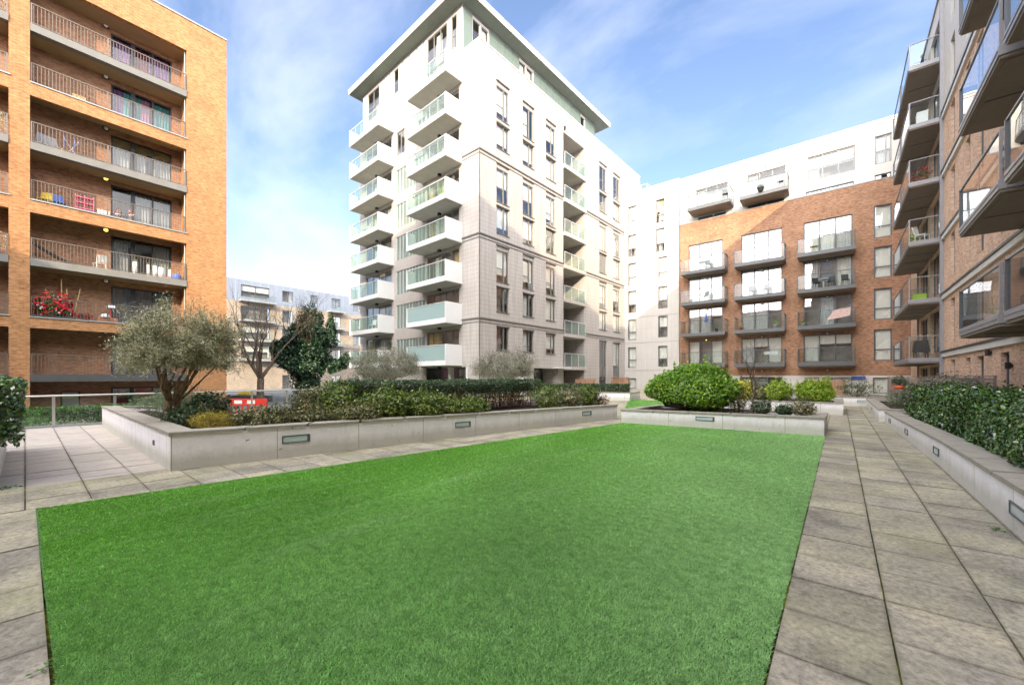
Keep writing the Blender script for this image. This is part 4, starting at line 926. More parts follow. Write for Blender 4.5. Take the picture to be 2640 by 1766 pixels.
# ============================================================ pale block far behind the trees
def far_block():
    B = thing('apartment_block', 'distant buff brick block with a blue-grey top floor, seen behind the bare trees', 'apartment block', (-75, 20.2, 0))
    F = Fac((0, 0), (0, 1), (1, 0)); Y1 = 34
    zf = [16.9 - 0.0, 13.6, 10.4, 7.2, 4.0, 0.8]
    top = 17.1; h = []
    random.seed(3); xs = []
    y = 2.0
    while y < Y1 - 3:
        w = random.choice([1.3, 1.3, 1.8]) if y > 7 else 4.2
        xs.append((y, y + w)); y += w + random.choice([2.0, 2.6, 3.0])
    hA = [(a, b, 14.4, 16.3) for a, b in xs]; hB = [(a, b, z + 0.4, z + 2.5) for a, b in xs for z in (10.4, 7.2, 4.0)]; hC = [(a, b, -0.8, 1.6) for a, b in xs if a > 8]
    m = MB(); fwall(m, F, 0, Y1, 13.6, top, hA, 0.2); m.quad((-14, 0, 13.6), (0, 0, 13.6), (0, 0, top), (-14, 0, top)); m.build('attic_wall', 'panel_blue', B)
    m = MB(); fwall(m, F, 0, Y1, -1.2, 13.6, hB + hC, 0.2); m.quad((-14, 0, -1.2), (0, 0, -1.2), (0, 0, 13.6), (-14, 0, 13.6)); m.build('wall', 'brick_far', B)
    m = MB(); m.quad((-14, 0, top), (0, 0, top), (0, Y1, top), (-14, Y1, top)); m.quad((-14, Y1, -1), (0, Y1, -1), (0, Y1, top), (-14, Y1, top)); m.build('roof', 'panel_blue', B)
    for a, b, c, d in hA + hB + hC: window(F, B, a, b, c, d, -0.12, [(a + b) / 2], (), 0.1, 'frame_grey', blind=random.choice([None, 0.5, None]))
    m = MB()
    for z in (10.3, 7.1, 3.9): fbox(m, F, 0, Y1, z - 0.15, z + 0.1, 0, 0.12)
    m.build('string_course', 'grey_trim', B)
    for z in (13.6, 10.4, 7.2, 4.0):
        m = MB(); fbox(m, F, 1.6, 6.8, z - 0.1, z + 0.15, 0, 1.4); bl = m.build('balcony', 'grey_trim', B)
        m = MB(); fquad(m, F, 1.6, 6.8, z + 0.15, z + 1.25, 1.38); m.build('glass_panel', 'glass_rail', bl)
        m = MB(); fbox(m, F, 16.0, 19.0, z - 0.1, z + 0.15, 0, 1.4); bl = m.build('balcony', 'grey_trim', B)
        m = MB(); fquad(m, F, 16.0, 19.0, z + 0.15, z + 1.25, 1.38); m.build('glass_panel', 'glass_rail', bl)
far_block()
# ============================================================ ground, deck, paving, turf
m = MB()
ring = 900
m.quad((-ring, -ring, -0.75), (ring, -ring, -0.75), (ring, ring, -0.75), (-ring, ring, -0.75)); struct(m.build('ground', 'asphalt'))
DX0, DX1, DY0, DY1 = -16.55, 1.62, -6.0, 41.0
m = MB(); m.box(DX0, 4.0, DY0, 19.2, -0.755, -0.024); m.box(-19.4, 4.0, 19.2, DY1, -0.7549, -0.0235); m.box(-38, -19.4, 18.4, 50, -0.7548, -0.023); struct(m.build('podium', 'paving_joint'))
# curved joint: turf outline
TURF = [(-6.56, 0.06), (-2.7, 0.09), (-0.27, 0.09), (-0.27, 11.86), (-5.03, 11.40)]
TURF2 = [(-9.9, 23.2), (-5.75, 12.9), (-5.15, 12.9), (-5.4, 23.2)]
P1 = [(-16.0, 1.37), (-7.65, 1.36), (-5.66, 12.36), (-9.9, 13.0), (-11.3, 3.15), (-16.0, 2.6)]
P2 = [(-5.09, 11.37), (-0.28, 11.87), (-0.25, 13.5), (-4.9, 13.9)]
P3 = [(-4.6, 18.65), (0.10, 18.75), (0.10, 22.4), (-4.6, 22.4)]
def inside(p, poly):
    x, y = p; c = False; n = len(poly)
    for i in range(n):
        x1, y1 = poly[i]; x2, y2 = poly[(i + 1) % n]
        if (y1 > y) != (y2 > y) and x < (x2 - x1) * (y - y1) / (y2 - y1) + x1: c = not c
    return c
def clip(poly, a, b):   # keep the left side of a->b (convex)
    out = []; ax, ay = a; bx, by = b
    s = lambda p: (bx - ax) * (p[1] - ay) - (by - ay) * (p[0] - ax)
    for i in range(len(poly)):
        p, q = poly[i], poly[(i + 1) % len(poly)]; sp, sq = s(p), s(q)
        if sp >= 0: out.append(p)
        if sp * sq < 0: t = sp / (sp - sq); out.append((p[0] + (q[0] - p[0]) * t, p[1] + (q[1] - p[1]) * t))
    return out
def outside_pieces(poly, hole):
    """parts of a convex poly lying outside a convex, counter-clockwise hole"""
    res = []; rest = poly
    for i in range(len(hole)):
        a, b = hole[i], hole[(i + 1) % len(hole)]
        o = clip(rest, b, a)
        if len(o) > 2: res.append(o)
        rest = clip(rest, a, b)
        if len(rest) < 3: break
    return res
TCUT = [(-6.566, 0.052), (-2.7, 0.072), (-0.258, 0.072), (-0.258, 11.86), (-5.045, 11.40)]
def paving():
    V = []; Fc = []; rn = []; uvs = []
    g = 0.0048; S = 0.4875
    xs = np.arange(-0.27 - 34 * S, 1.30, S); ys = np.arange(-5 * S, 41, S)
    rng = random.Random(4)
    for x in xs:
        for y0_ in ys:
            y = y0_ + (0.085 if (x > -6.7 and y0_ < -0.1) else 0)
            if x > -6.7 and abs(y0_) < 0.01 and x < -0.3: y = 0.09
            if x < -8.2 and y > 14 and y > 19.3: pass
            q = [(x + g, y + g), (x + S - g, y + g), (x + S - g, y + S - g), (x + g, y + S - g)]
            big = x > -8 and y < 12; 
            pieces = [q]
            for hole in (TCUT, TURF2):
                if True:
                    np_ = []
                    for pc in pieces: np_ += outside_pieces(pc, hole)
                    pieces = np_
            r = min(1, max(0, rng.gauss(0.45, 0.22))); dz = rng.uniform(-0.0025, 0.0025); tx, ty = rng.uniform(-.003, .003), rng.uniform(-.003, .003)
            for pc in pieces:
                area = abs(sum(pc[i][0] * pc[(i + 1) % len(pc)][1] - pc[(i + 1) % len(pc)][0] * pc[i][1] for i in range(len(pc)))) / 2
                if area < 0.0006: continue
                b = len(V); n = len(pc)
                zf = lambda p: dz + tx * (p[0] - x) + ty * (p[1] - y)
                V += [(p[0], p[1], zf(p)) for p in pc] + [(p[0], p[1], -0.0235) for p in pc]
                Fc.append(tuple(range(b, b + n))); uvs += [((p[0] - x) / S, (p[1] - y) / S) for p in pc]; rn.append(r)
                for i in range(n):
                    j = (i + 1) % n; Fc.append((b + i, b + n + i, b + n + j, b + j)); rn.append(r); uvs += [(0.5, 0.5)] * 4
    me = bpy.data.meshes.new('paving'); me.from_pydata(V, [], Fc); me.update()
    at = me.attributes.new('rnd', 'FLOAT', 'FACE'); at.data.foreach_set('value', np.array(rn, np.float32))
    me.uv_layers.new(name='UVMap'); u = me.uv_layers.new(name='Slab'); u.data.foreach_set('uv', np.array(uvs, np.float32).ravel())
    me.materials.append(MATS['paving_slab']); o = bpy.data.objects.new('paving', me); COL.objects.link(o); return struct(o)
paving()
def turf(poly, name, n, label, seed, near=True):
    rng = np.random.RandomState(seed)
    m = MB(); m.add([(x, y, -0.006) for x, y in poly], [tuple(range(len(poly)))]); base = m.build(name, 'turf_backing'); tag(base, label, 'artificial lawn', kind='stuff')
    P = np.array(poly); x0, y0 = P.min(0); x1, y1 = P.max(0)
    pts = []
    tot = 0
    while tot < n:
        q = np.stack([rng.uniform(x0, x1, 200000), rng.uniform(y0, y1, 200000)], 1)
        k = np.ones(len(q), bool)
        for i in range(len(poly)):
            a = P[i]; b = P[(i + 1) % len(poly)]; k &= ((b[0] - a[0]) * (q[:, 1] - a[1]) - (b[1] - a[1]) * (q[:, 0] - a[0])) > 0
        d = np.linalg.norm(q, axis=1)
        if near: k &= rng.rand(len(q)) < np.clip((3.4 / d) ** 1.25, 0, 1)
        pts.append(q[k]); tot += k.sum()
    q = np.concatenate(pts)[:n]; d = np.linalg.norm(q, axis=1)
    sc = np.clip(d / 3.2, 1, 4.5) ** 0.95 if near else np.full(n, 2.6)
    h = rng.uniform(0.009, 0.016, n) * (0.8 + 0.2 * sc); w = 0.0010 * sc * rng.uniform(0.7, 1.3, n)
    # pile leans in slowly changing directions, which gives the swirls
    ang = 0.8 * np.sin(q[:, 0] * 1.9 + q[:, 1] * 0.8) + rng.normal(0, 1.7, n)
    lean = rng.uniform(0.3, 1.3, n)[:, None] * h[:, None]
    L_ = np.stack([np.cos(ang), np.sin(ang)], 1) * lean
    a2 = rng.uniform(0, np.pi * 2, n); wv = np.stack([np.cos(a2), np.sin(a2)], 1) * w[:, None]
    v = np.zeros((n, 4, 3)); v[:, 0, :2] = q - wv; v[:, 1, :2] = q + wv; v[:, 0, 2] = v[:, 1, 2] = -0.005
    v[:, 2, :2] = q + wv * 0.8 + L_; v[:, 3, :2] = q - wv * 0.8 + L_; v[:, 2, 2] = v[:, 3, 2] = h - 0.005
    me = bpy.data.meshes.new('blades'); me.vertices.add(n * 4); me.vertices.foreach_set('co', v.astype(np.float32).ravel())
    me.loops.add(n * 4); me.loops.foreach_set('vertex_index', np.arange(n * 4, dtype=np.int32))
    me.polygons.add(n); me.polygons.foreach_set('loop_start', np.arange(0, n * 4, 4, dtype=np.int32)); me.update(calc_edges=True)
    at = me.attributes.new('rnd', 'FLOAT', 'FACE'); at.data.foreach_set('value', rng.beta(2, 2.4, n).astype(np.float32))
    me.materials.append(MATS['turf_blades']); o = bpy.data.objects.new('blades', me); COL.objects.link(o); o.parent = base; o['kind'] = 'stuff'
    return base
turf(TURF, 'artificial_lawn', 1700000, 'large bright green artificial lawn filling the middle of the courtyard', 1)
turf(TURF2, 'artificial_lawn', 40000, 'small far strip of artificial lawn behind the long planter', 2, False)
# ============================================================ planters
def wall_planter(name, label, pts, hs, th=0.28, closed=True, soil=True, lights=(), cop=0.045, over=0.02, seams=True):
    """rendered low wall following pts (counter-clockwise, soil inside); hs = height at every point"""
    T = thing(name, label, 'planter', (pts[0][0], pts[0][1], 0)); ox, oy = pts[0]
    n = len(pts); P = [Vector((p[0] - ox, p[1] - oy, 0)) for p in pts]
    def off(d):
        out = []
        for i in range(n):
            a = P[(i - 1) % n]; b = P[i]; c = P[(i + 1) % n]
            e1 = (b - a).normalized() if (closed or i > 0) else (c - b).normalized(); e2 = (c - b).normalized() if (closed or i < n - 1) else e1
            n1 = Vector((-e1.y, e1.x, 0)); n2 = Vector((-e2.y, e2.x, 0)); bis = (n1 + n2).normalized()
            out.append(b + bis * (d / max(0.35, bis.dot(n1))))
        return out
    I = off(th); O2 = off(-over); I2 = off(th + over * 0.5)
    segs = range(n if closed else n - 1)
    m = MB(); c = MB()
    for i in segs:
        j = (i + 1) % n
        for k in range(6):   # several bays so the top can ripple
            t0, t1 = k / 6, (k + 1) / 6
            A, B_ = P[i].lerp(P[j], t0), P[i].lerp(P[j], t1); C_, D_ = I[i].lerp(I[j], t0), I[i].lerp(I[j], t1)
            h0 = hs[i] + (hs[j] - hs[i]) * t0 - cop; h1 = hs[i] + (hs[j] - hs[i]) * t1 - cop
            z = lambda p, h: (p.x, p.y, h)
            m.quad(z(A, -0.02), z(B_, -0.02), z(B_, h1), z(A, h0)); m.quad(z(D_, -0.02), z(C_, -0.02), z(C_, h0), z(D_, h1))
        A, B_, C_, D_ = O2[i], O2[j], I2[j], I2[i]; L_ = (B_ - A).length; nb = max(1, round(L_ / 0.9))
        for k in range(nb):
            t0, t1 = k / nb + 0.0022, (k + 1) / nb - 0.0022
            if k == 0: t0 = 0
            if k == nb - 1: t1 = 1
            a, b, d, e = A.lerp(B_, t0), A.lerp(B_, t1), D_.lerp(C_, t1), D_.lerp(C_, t0)
            h0 = hs[i] + (hs[j] - hs[i]) * t0; h1 = hs[i] + (hs[j] - hs[i]) * t1; dz = random.uniform(-0.003, 0.003)
            q = lambda p, h: (p.x, p.y, h)
            c.hexa([q(a, h0 - cop), q(b, h1 - cop), q(d, h1 - cop), q(e, h0 - cop), q(a, h0 + dz), q(b, h1 + dz), q(d, h1 + dz), q(e, h0 + dz)])
    if not closed:
        for i in (0, n - 1):
            h = hs[i] - cop; m.quad((P[i].x, P[i].y, -0.02), (I[i].x, I[i].y, -0.02), (I[i].x, I[i].y, h), (P[i].x, P[i].y, h))
    m.build('wall', 'planter_render', T); c.build('coping', 'coping_stone', T)
    if closed and soil:
        s = MB(); s.add([(p.x, p.y, min(hs) - 0.07) for p in I], [tuple(range(n))]); s.build('soil', 'soil', T)
    for (i, t, z, w, hgt) in lights:
        j = (i + 1) % n; c0 = P[i].lerp(P[j], t); e = (P[j] - P[i]).normalized(); nn = Vector((e.y, -e.x, 0))
        def bx(mb, u0, u1, z0, z1, w0, w1):
            cs = []
            for zz in (z0, z1):
                for u, ww in ((u0, w0), (u1, w0), (u1, w1), (u0, w1)):
                    p = c0 + e * u + nn * ww; cs.append((p.x, p.y, zz))
            mb.hexa(cs)
        f = MB(); r = 0.016
        bx(f, -w / 2, w / 2, z - hgt / 2, z - hgt / 2 + r, 0.0, 0.014); bx(f, -w / 2, w / 2, z + hgt / 2 - r, z + hgt / 2, 0.0, 0.014)
        bx(f, -w / 2, -w / 2 + r, z - hgt / 2 + r, z + hgt / 2 - r, 0.0, 0.014); bx(f, w / 2 - r, w / 2, z - hgt / 2 + r, z + hgt / 2 - r, 0.0, 0.014)
        bx(f, w / 2 - r - 0.03, w / 2 - r, z - hgt / 2 + r, z + hgt / 2 - r, 0.001, 0.012)
        fo = f.build('wall_light', 'frame_grey', T)
        g = MB(); bx(g, -w / 2 + r, w / 2 - r, z - hgt / 2 + r, z + hgt / 2 - r, 0.001, 0.006); g.build('lens', 'lens_glass', fo)
    return T
wall_planter('raised_planter', 'long rendered planter with the olive tree and hedge, beside the lawn', P1, [0.57, 0.57, 0.47, 0.47, 0.5, 0.52], 0.30,
             lights=[(1, 0.15, 0.31, 0.44, 0.13), (1, 0.46, 0.29, 0.42, 0.12), (1, 0.86, 0.28, 0.42, 0.12), (0, 0.86, 0.30, 0.1, 0.08)])
wall_planter('raised_planter', 'low white planter with the big rounded laurel at the far end of the lawn', P2, [0.41, 0.44, 0.44, 0.42], 0.26, lights=[(0, 0.475, 0.26, 0.46, 0.11)])
wall_planter('raised_planter', 'low white planter of lime and yellow shrubs behind the laurel planter', P3, [0.44] * 4, 0.26)
wall_planter('raised_planter', 'long low white planter wall on the right edge of the path, under the laurel hedge', [(3.0, 1.6), (3.0, 16.3), (1.05, 16.3), (1.21, 9.0), (1.21, 1.6)], [0.46, 0.40, 0.35, 0.42, 0.47], 0.30,
             lights=[(3, 0.473, 0.21, 0.44, 0.12), (2, 0.96, 0.20, 0.40, 0.12), (2, 0.548, 0.18, 0.40, 0.12), (2, 0.15, 0.17, 0.40, 0.12)])
wall_planter('raised_planter', 'low white planter with rosemary, stepping in past the laurel hedge', [(3.0, 16.7), (3.0, 24.0), (0.93, 24.0), (0.93, 16.7)], [0.40] * 4, 0.28, lights=[(2, 0.55, 0.2, 0.26, 0.1)])
wall_planter('raised_planter', 'low white wall closing the end of the path', [(-2.6, 24.9), (2.9, 24.9), (2.9, 27.0), (-2.6, 27.0)], [0.42] * 4, 0.28, lights=[(0, 0.63, 0.22, 0.45, 0.11)])
wall_planter('raised_planter', 'low rendered planter cut off by the left edge of the picture', [(-12.0, -0.22), (-12.0, -2.2), (-7.95, -2.2), (-7.95, -0.22)], [0.56] * 4, 0.28)
wall_planter('raised_planter', 'distant white planter wall with a clipped hedge in front of the tower', [(-15.0, 20.7), (-9.3, 22.0), (-9.5, 24.0), (-15.2, 23.0)], [0.46] * 4, 0.26, lights=[(0, 0.45, 0.22, 0.2, 0.08)])

# ============================================================ railing at the podium edge
def railing():
    T = thing('glass_railing', 'steel and glass railing along the far left edge of the terrace', 'railing', (-16.75, 0, 0))
    m = MB(); m.tube([(0, -6, 0.86), (0, 18.5, 0.86)], 0.028, 8); m.build('handrail', 'steel', T)
    y = -5.5; g = MB()
    while y < 18:
        p = MB(); p.box(-0.012, 0.012, y - 0.03, y + 0.03, -0.02, 0.84); p.build('post', 'steel', T)
        g.quad((0, y + 0.05, 0.06), (0, y + 1.15, 0.06), (0, y + 1.15, 0.78), (0, y + 0.05, 0.78)); y += 1.2
    g.build('glass_panel', 'glass_rail', T)
    m = MB(); m.box(-0.06, 0.10, -6, 18.5, -0.1, 0.05); m.build('kerb', 'grey_trim', T)
railing()

# ============================================================ blue sign, fences, barriers
t = thing('wall_sign', 'small dark blue sign on the white base of the back block', 'sign', (1.12, 40.9, 1.27))
m = MB(); m.box(-0.42, 0.42, -0.02, 0.02, -0.13, 0.13); m.build('sign_board', 'blue_sign', t)
def board_fence(label, a, b, z0, z1, mat, n, cat='fence'):
    a = Vector((a[0], a[1], 0)); b = Vector((b[0], b[1], 0)); T = thing('timber_fence', label, cat, (a.x, a.y, z0)); d = (b - a); L_ = d.length; e = d / L_; nn = Vector((-e.y, e.x, 0)); h = z1 - z0
    def bx(mb, u0, u1, w0, w1, c0, c1):
        cs = []
        for zz in (c0, c1):
            for u, w in ((u0, w0), (u1, w0), (u1, w1), (u0, w1)): p = e * u + nn * w; cs.append((p.x, p.y, zz))
        mb.hexa(cs)
    m = MB(); rows = max(4, int(h / 0.10))
    for k in range(rows): bx(m, 0, L_, -0.008, 0.008, k * h / rows + 0.008, (k + 1) * h / rows - 0.008)
    m.build('slats', mat, T)
    for i in range(n + 1):
        m = MB(); bx(m, L_ * i / n - 0.04, L_ * i / n + 0.04, -0.05, -0.009, 0, h + 0.03); m.build('post', mat, T)
    m = MB(); bx(m, -0.04, L_ + 0.04, -0.055, 0.02, h + 0.031, h + 0.06); m.build('top_rail', mat, T)
board_fence('long grey slatted timber screen behind the laurel hedge', (3.35, 17.3), (3.35, 27.5), 0.0, 1.36, 'timber_grey', 6)
board_fence('short grey slatted screen turning in towards the back block', (3.3, 27.6), (1.9, 27.6), 0.0, 1.32, 'timber_grey', 2)
board_fence('brown timber screen beside the tower balconies', (-17.9, 30.6), (-17.1, 32.6), 0.0, 1.12, 'timber', 2)
board_fence('low brown timber screen at the foot of the tower, nearer the back block', (-17.2, 36.2), (-16.9, 39.6), 0.0, 1.25, 'timber', 2)
board_fence('reddish timber planter screen before the white ground floor windows', (-1.5, 39.2), (0.3, 39.2), 0.0, 1.05, 'timber', 3)
rtv = Vector((0.773, 0.634, 0)).normalized(); bp = Vector((-21.3, 6.46, 0)) - rtv * 1.03
T = thing('pedestrian_barrier', 'red plastic pedestrian barrier with two white reflectors, behind the long planter', 'barrier', (bp.x, bp.y, -0.75), math.atan2(rtv.y, rtv.x))
m = MB(); m.box(0, 2.06, -0.02, 0.02, 0.80, 1.12); m.box(0, 2.06, -0.018, 0.018, 0.10, 0.18)
for i in range(8): x = i * 0.285; m.box(x, x + 0.075, -0.019, 0.019, 0.18, 0.80)
m.build('panel', 'red_plastic', T)
for x in (0.25, 1.72):
    m = MB(); m.box(x, x + 0.08, -0.25, 0.25, 0, 0.10); m.build('foot', 'black_plastic', T)
for x in (0.55, 1.15):
    m = MB(); m.box(x, x + 0.36, -0.026, -0.0205, 0.88, 1.04); m.build('reflector', 'white_sheet', T)
t = thing('metal_fence', 'pale slatted balustrade beyond the planter near the foot of the tower', 'fence', (-36.5, 16.6, -0.75), R(25))
m = MB()
for i in range(22): m.box(i * 0.14, i * 0.14 + 0.05, -0.015, 0.015, 0.1, 1.1)
m.box(-0.05, 3.1, -0.03, 0.03, 1.1, 1.16); m.build('bars', 'paint_white', t)
t = thing('street_lamp', 'slim grey lamp post beside the pale tree trunk', 'street lamp', (-37.5, 9.2, -0.75))
m = MB(); m.tube([(0, 0, 0), (0, 0, 5.0)], [0.09, 0.05], 8); m.build('post', 'grey_trim', t); m = MB(); m.lathe((0, 0, 4.98), [(0.05, 0), (0.2, 0.12), (0.22, 0.2), (0.0, 0.28)], 12); m.build('lantern', 'black_plastic', t)
t = thing('low_wall', 'low dark wall in front of the bare tree beyond the railing', 'wall', (-40.5, 10.6, -0.75), math.atan2(rtv.y, rtv.x)); m = MB(); m.box(0, 4.2, -0.15, 0.15, 0, 0.5); m.build('wall', 'frame_grey', t); m = MB(); m.box(-0.03, 4.23, -0.2, 0.2, 0.501, 0.56); m.build('coping', 'grey_trim', t)
t = thing('grit_bin', 'yellow grit bin beside the low dark wall behind the railing', 'grit bin', (-39.9, 12.2, -0.75), math.atan2(rtv.y, rtv.x)); m = MB(); m.hexa([(-.4, -.3, 0), (.4, -.3, 0), (.4, .3, 0), (-.4, .3, 0), (-.5, -.38, .6), (.5, -.38, .6), (.5, .38, .6), (-.5, .38, .6)]); m.build('body', 'yellow_plastic', t)
m = MB(); m.hexa([(-.54, -.42, .601), (.54, -.42, .601), (.54, .42, .601), (-.54, .42, .601), (-.3, -.2, .95), (.3, -.2, .95), (.3, .2, .95), (-.3, .2, .95)]); m.build('lid', 'yellow_plastic', t)
# ============================================================ plants
def shrub(name, label, c, rad, n, size, mat, cat='shrub', group=None, asp=0.45, seed=1, amp=0.22, inner=0.5, jit=0.7, zmin=0.0, stems=6, stem_mat='stem_brown', f=2.4, up=0.0, extra=()):
    T = thing(name, label, cat, (c[0], c[1], c[2]), 0, group)
    p, q = ell((0, 0, rad[2] * 0.92), rad, n, seed, amp, inner, zmin, f)
    if up: q = q + np.array([0, 0, up])
    # stray shoots standing out of the outline, each a short line of leaves
    ns = int(26 + 40 * rad[0]); d = np.random.normal(0, 1, (ns, 3)); d[:, 2] = np.abs(d[:, 2]) * .9 + .1; d /= np.linalg.norm(d, axis=1)[:, None]
    ln = np.random.uniform(.1, .42, ns) * (.35 + .35 * rad[2]) ; k = 9; t = np.random.rand(ns, k, 1)
    b0 = d * lump(d, seed, f, amp)[:, None] * np.array(rad) * .93 + np.array([0, 0, rad[2] * .92]); up2 = d * .6 + np.array([0, 0, .6])
    sp_ = (b0[:, None, :] + up2[:, None, :] * ln[:, None, None] * t + np.random.normal(0, size * .3, (ns, k, 3))).reshape(-1, 3); kk = sp_[:, 2] > zmin
    p = np.concatenate([p, sp_[kk]]); q = np.concatenate([q, np.random.normal(0, 1, (ns * k, 3))[kk]])
    cards('foliage', p, q, size, asp, mat, T, jit=jit)
    for (mm, k, sz) in extra:
        p, q = ell((0, 0, rad[2] * 0.97), rad, k, seed, amp, 0.93, rad[2] * 0.5, f); cards('flowers', p, q, sz, 0.7, mm, T)
    m = MB(); rr = random.Random(seed)
    for i in range(stems):
        a = rr.uniform(0, 6.28); r = rr.uniform(0.2, 0.75)
        m.tube([(0.05 * math.cos(a), 0.05 * math.sin(a), -0.05), (rad[0] * r * 0.6 * math.cos(a), rad[1] * r * 0.6 * math.sin(a), rad[2] * 0.8), (rad[0] * r * math.cos(a), rad[1] * r * math.sin(a), rad[2] * 1.5)], [0.014, 0.01, 0.005], 5)
    m.build('stems', stem_mat, T)
    return T
SEL = globals().get('SEL', None)
np.random.seed(21)
# --- laurel hedge on the right
T = thing('laurel_hedge', 'dense glossy cherry laurel hedge on the right, above the white planter wall', 'hedge', (1.5, 9, 0.4))
p, q = boxpts(-0.02, 1.35, -7.4, 7.2, -0.05, 0.66, 64000, 0.07, 0.26, 'LLT', 5)
d = np.linalg.norm(p + np.array([1.5, 9, 0]), axis=1); k = np.random.rand(len(p)) < np.clip((6.5 / d), 0.25, 1); p, q, d = p[k], q[k], d[k]
p[:, 2] += 0.05 * np.sin(p[:, 1] * 1.9) + 0.04 * np.sin(p[:, 1] * 4.7 + 1)
q = q * 0.8 + np.array([-0.1, -0.15, 0.55])
ns, kq = 420, 8; sx = np.random.uniform(0, 1.3, (ns, 1)); sy = np.random.uniform(-7.3, 7.2, (ns, 1)); tt = np.random.rand(ns, kq) * np.random.uniform(.04, .2, (ns, 1)); aa = np.random.normal(0, .5, (ns, 2))
sh = np.stack([sx + aa[:, :1] * tt, sy + aa[:, 1:] * tt, .64 + .05 * np.sin(sy * 1.9) + .04 * np.sin(sy * 4.7 + 1) + tt], 2).reshape(-1, 3) + np.random.normal(0, .012, (ns * kq, 3))
p = np.concatenate([p, sh]); q = np.concatenate([q, np.random.normal(0, 1, sh.shape)]); d = np.linalg.norm(p + np.array([1.5, 9, 0]), axis=1)
cards('foliage', p, q, 0.058 * np.clip(d / 8, 0.85, 1.35), 0.46, 'leaf_cherry', T, jit=0.55, fold=0.3)
m = MB(); m.box(0.24, 1.2, -7.2, 7.0, -0.08, 0.46); m.build('dark_core', 'bark_dark', T)  # solid dark core added so the hedge looks opaque between its leaves
# --- clipped hedge at the left edge of the picture
T = thing('laurel_hedge', 'glossy laurel hedge in the planter at the left edge of the picture', 'hedge', (-10.0, -1.2, 0.5))
p, q = boxpts(-1.9, 1.95, -0.9, 1.17, 0.0, 0.84, 15000, 0.06, 0.26, 'RBTF', 8)
q = q * 0.8 + np.array([0.2, -0.1, 0.5]); cards('foliage', p, q, 0.075, 0.5, 'leaf_cherry', T, jit=0.55, fold=0.3)
m = MB(); m.box(-1.6, 1.5, -0.7, 0.66, -0.05, 0.75); m.build('dark_core', 'bark_dark', T)  # dark block added inside to stop light showing through
# --- box hedge in the long planter, bare at the foot
def rot_obj(o, a): o.rotation_euler = (0, 0, a); return o
T = thing('box_hedge', 'flat-topped clipped hedge with bare brown feet in the long planter', 'hedge', (-8.9, 6.4, 0.5), -R(9))
p, q = boxpts(-0.55, 0.65, -1.6, 4.5, 0.34, 0.80, 22000, 0.05, 0.26, 'RLFBT', 4); cards('foliage', p, q + np.array([0, 0, .3]), 0.05, 0.5, 'leaf_box', T)
p, q = boxpts(-0.5, 0.62, -1.1, 4.4, 0.05, 0.45, 7500, 0.04, 0.3, 'RLF', 4); cards('dead_leaves', p, q, 0.045, 0.5, 'leaf_dead', T)
m = MB(); rr = random.Random(2)
for i in range(170):
    x, y = rr.uniform(-0.35, 0.5), rr.uniform(-1.1, 4.4); m.tube([(x, y, -0.05), (x + rr.uniform(-.06, .06), y + rr.uniform(-.08, .08), 0.25), (x + rr.uniform(-.14, .14), y + rr.uniform(-.18, .18), 0.6)], [0.012, 0.009, 0.004], 4)
m.build('stems', 'stem_brown', T)
m = MB(); m.box(-0.35, 0.42, -1.4, 4.3, 0.42, 0.66); m.build('dark_core', 'bark_dark', T)  # added dark filler behind the upper leaves
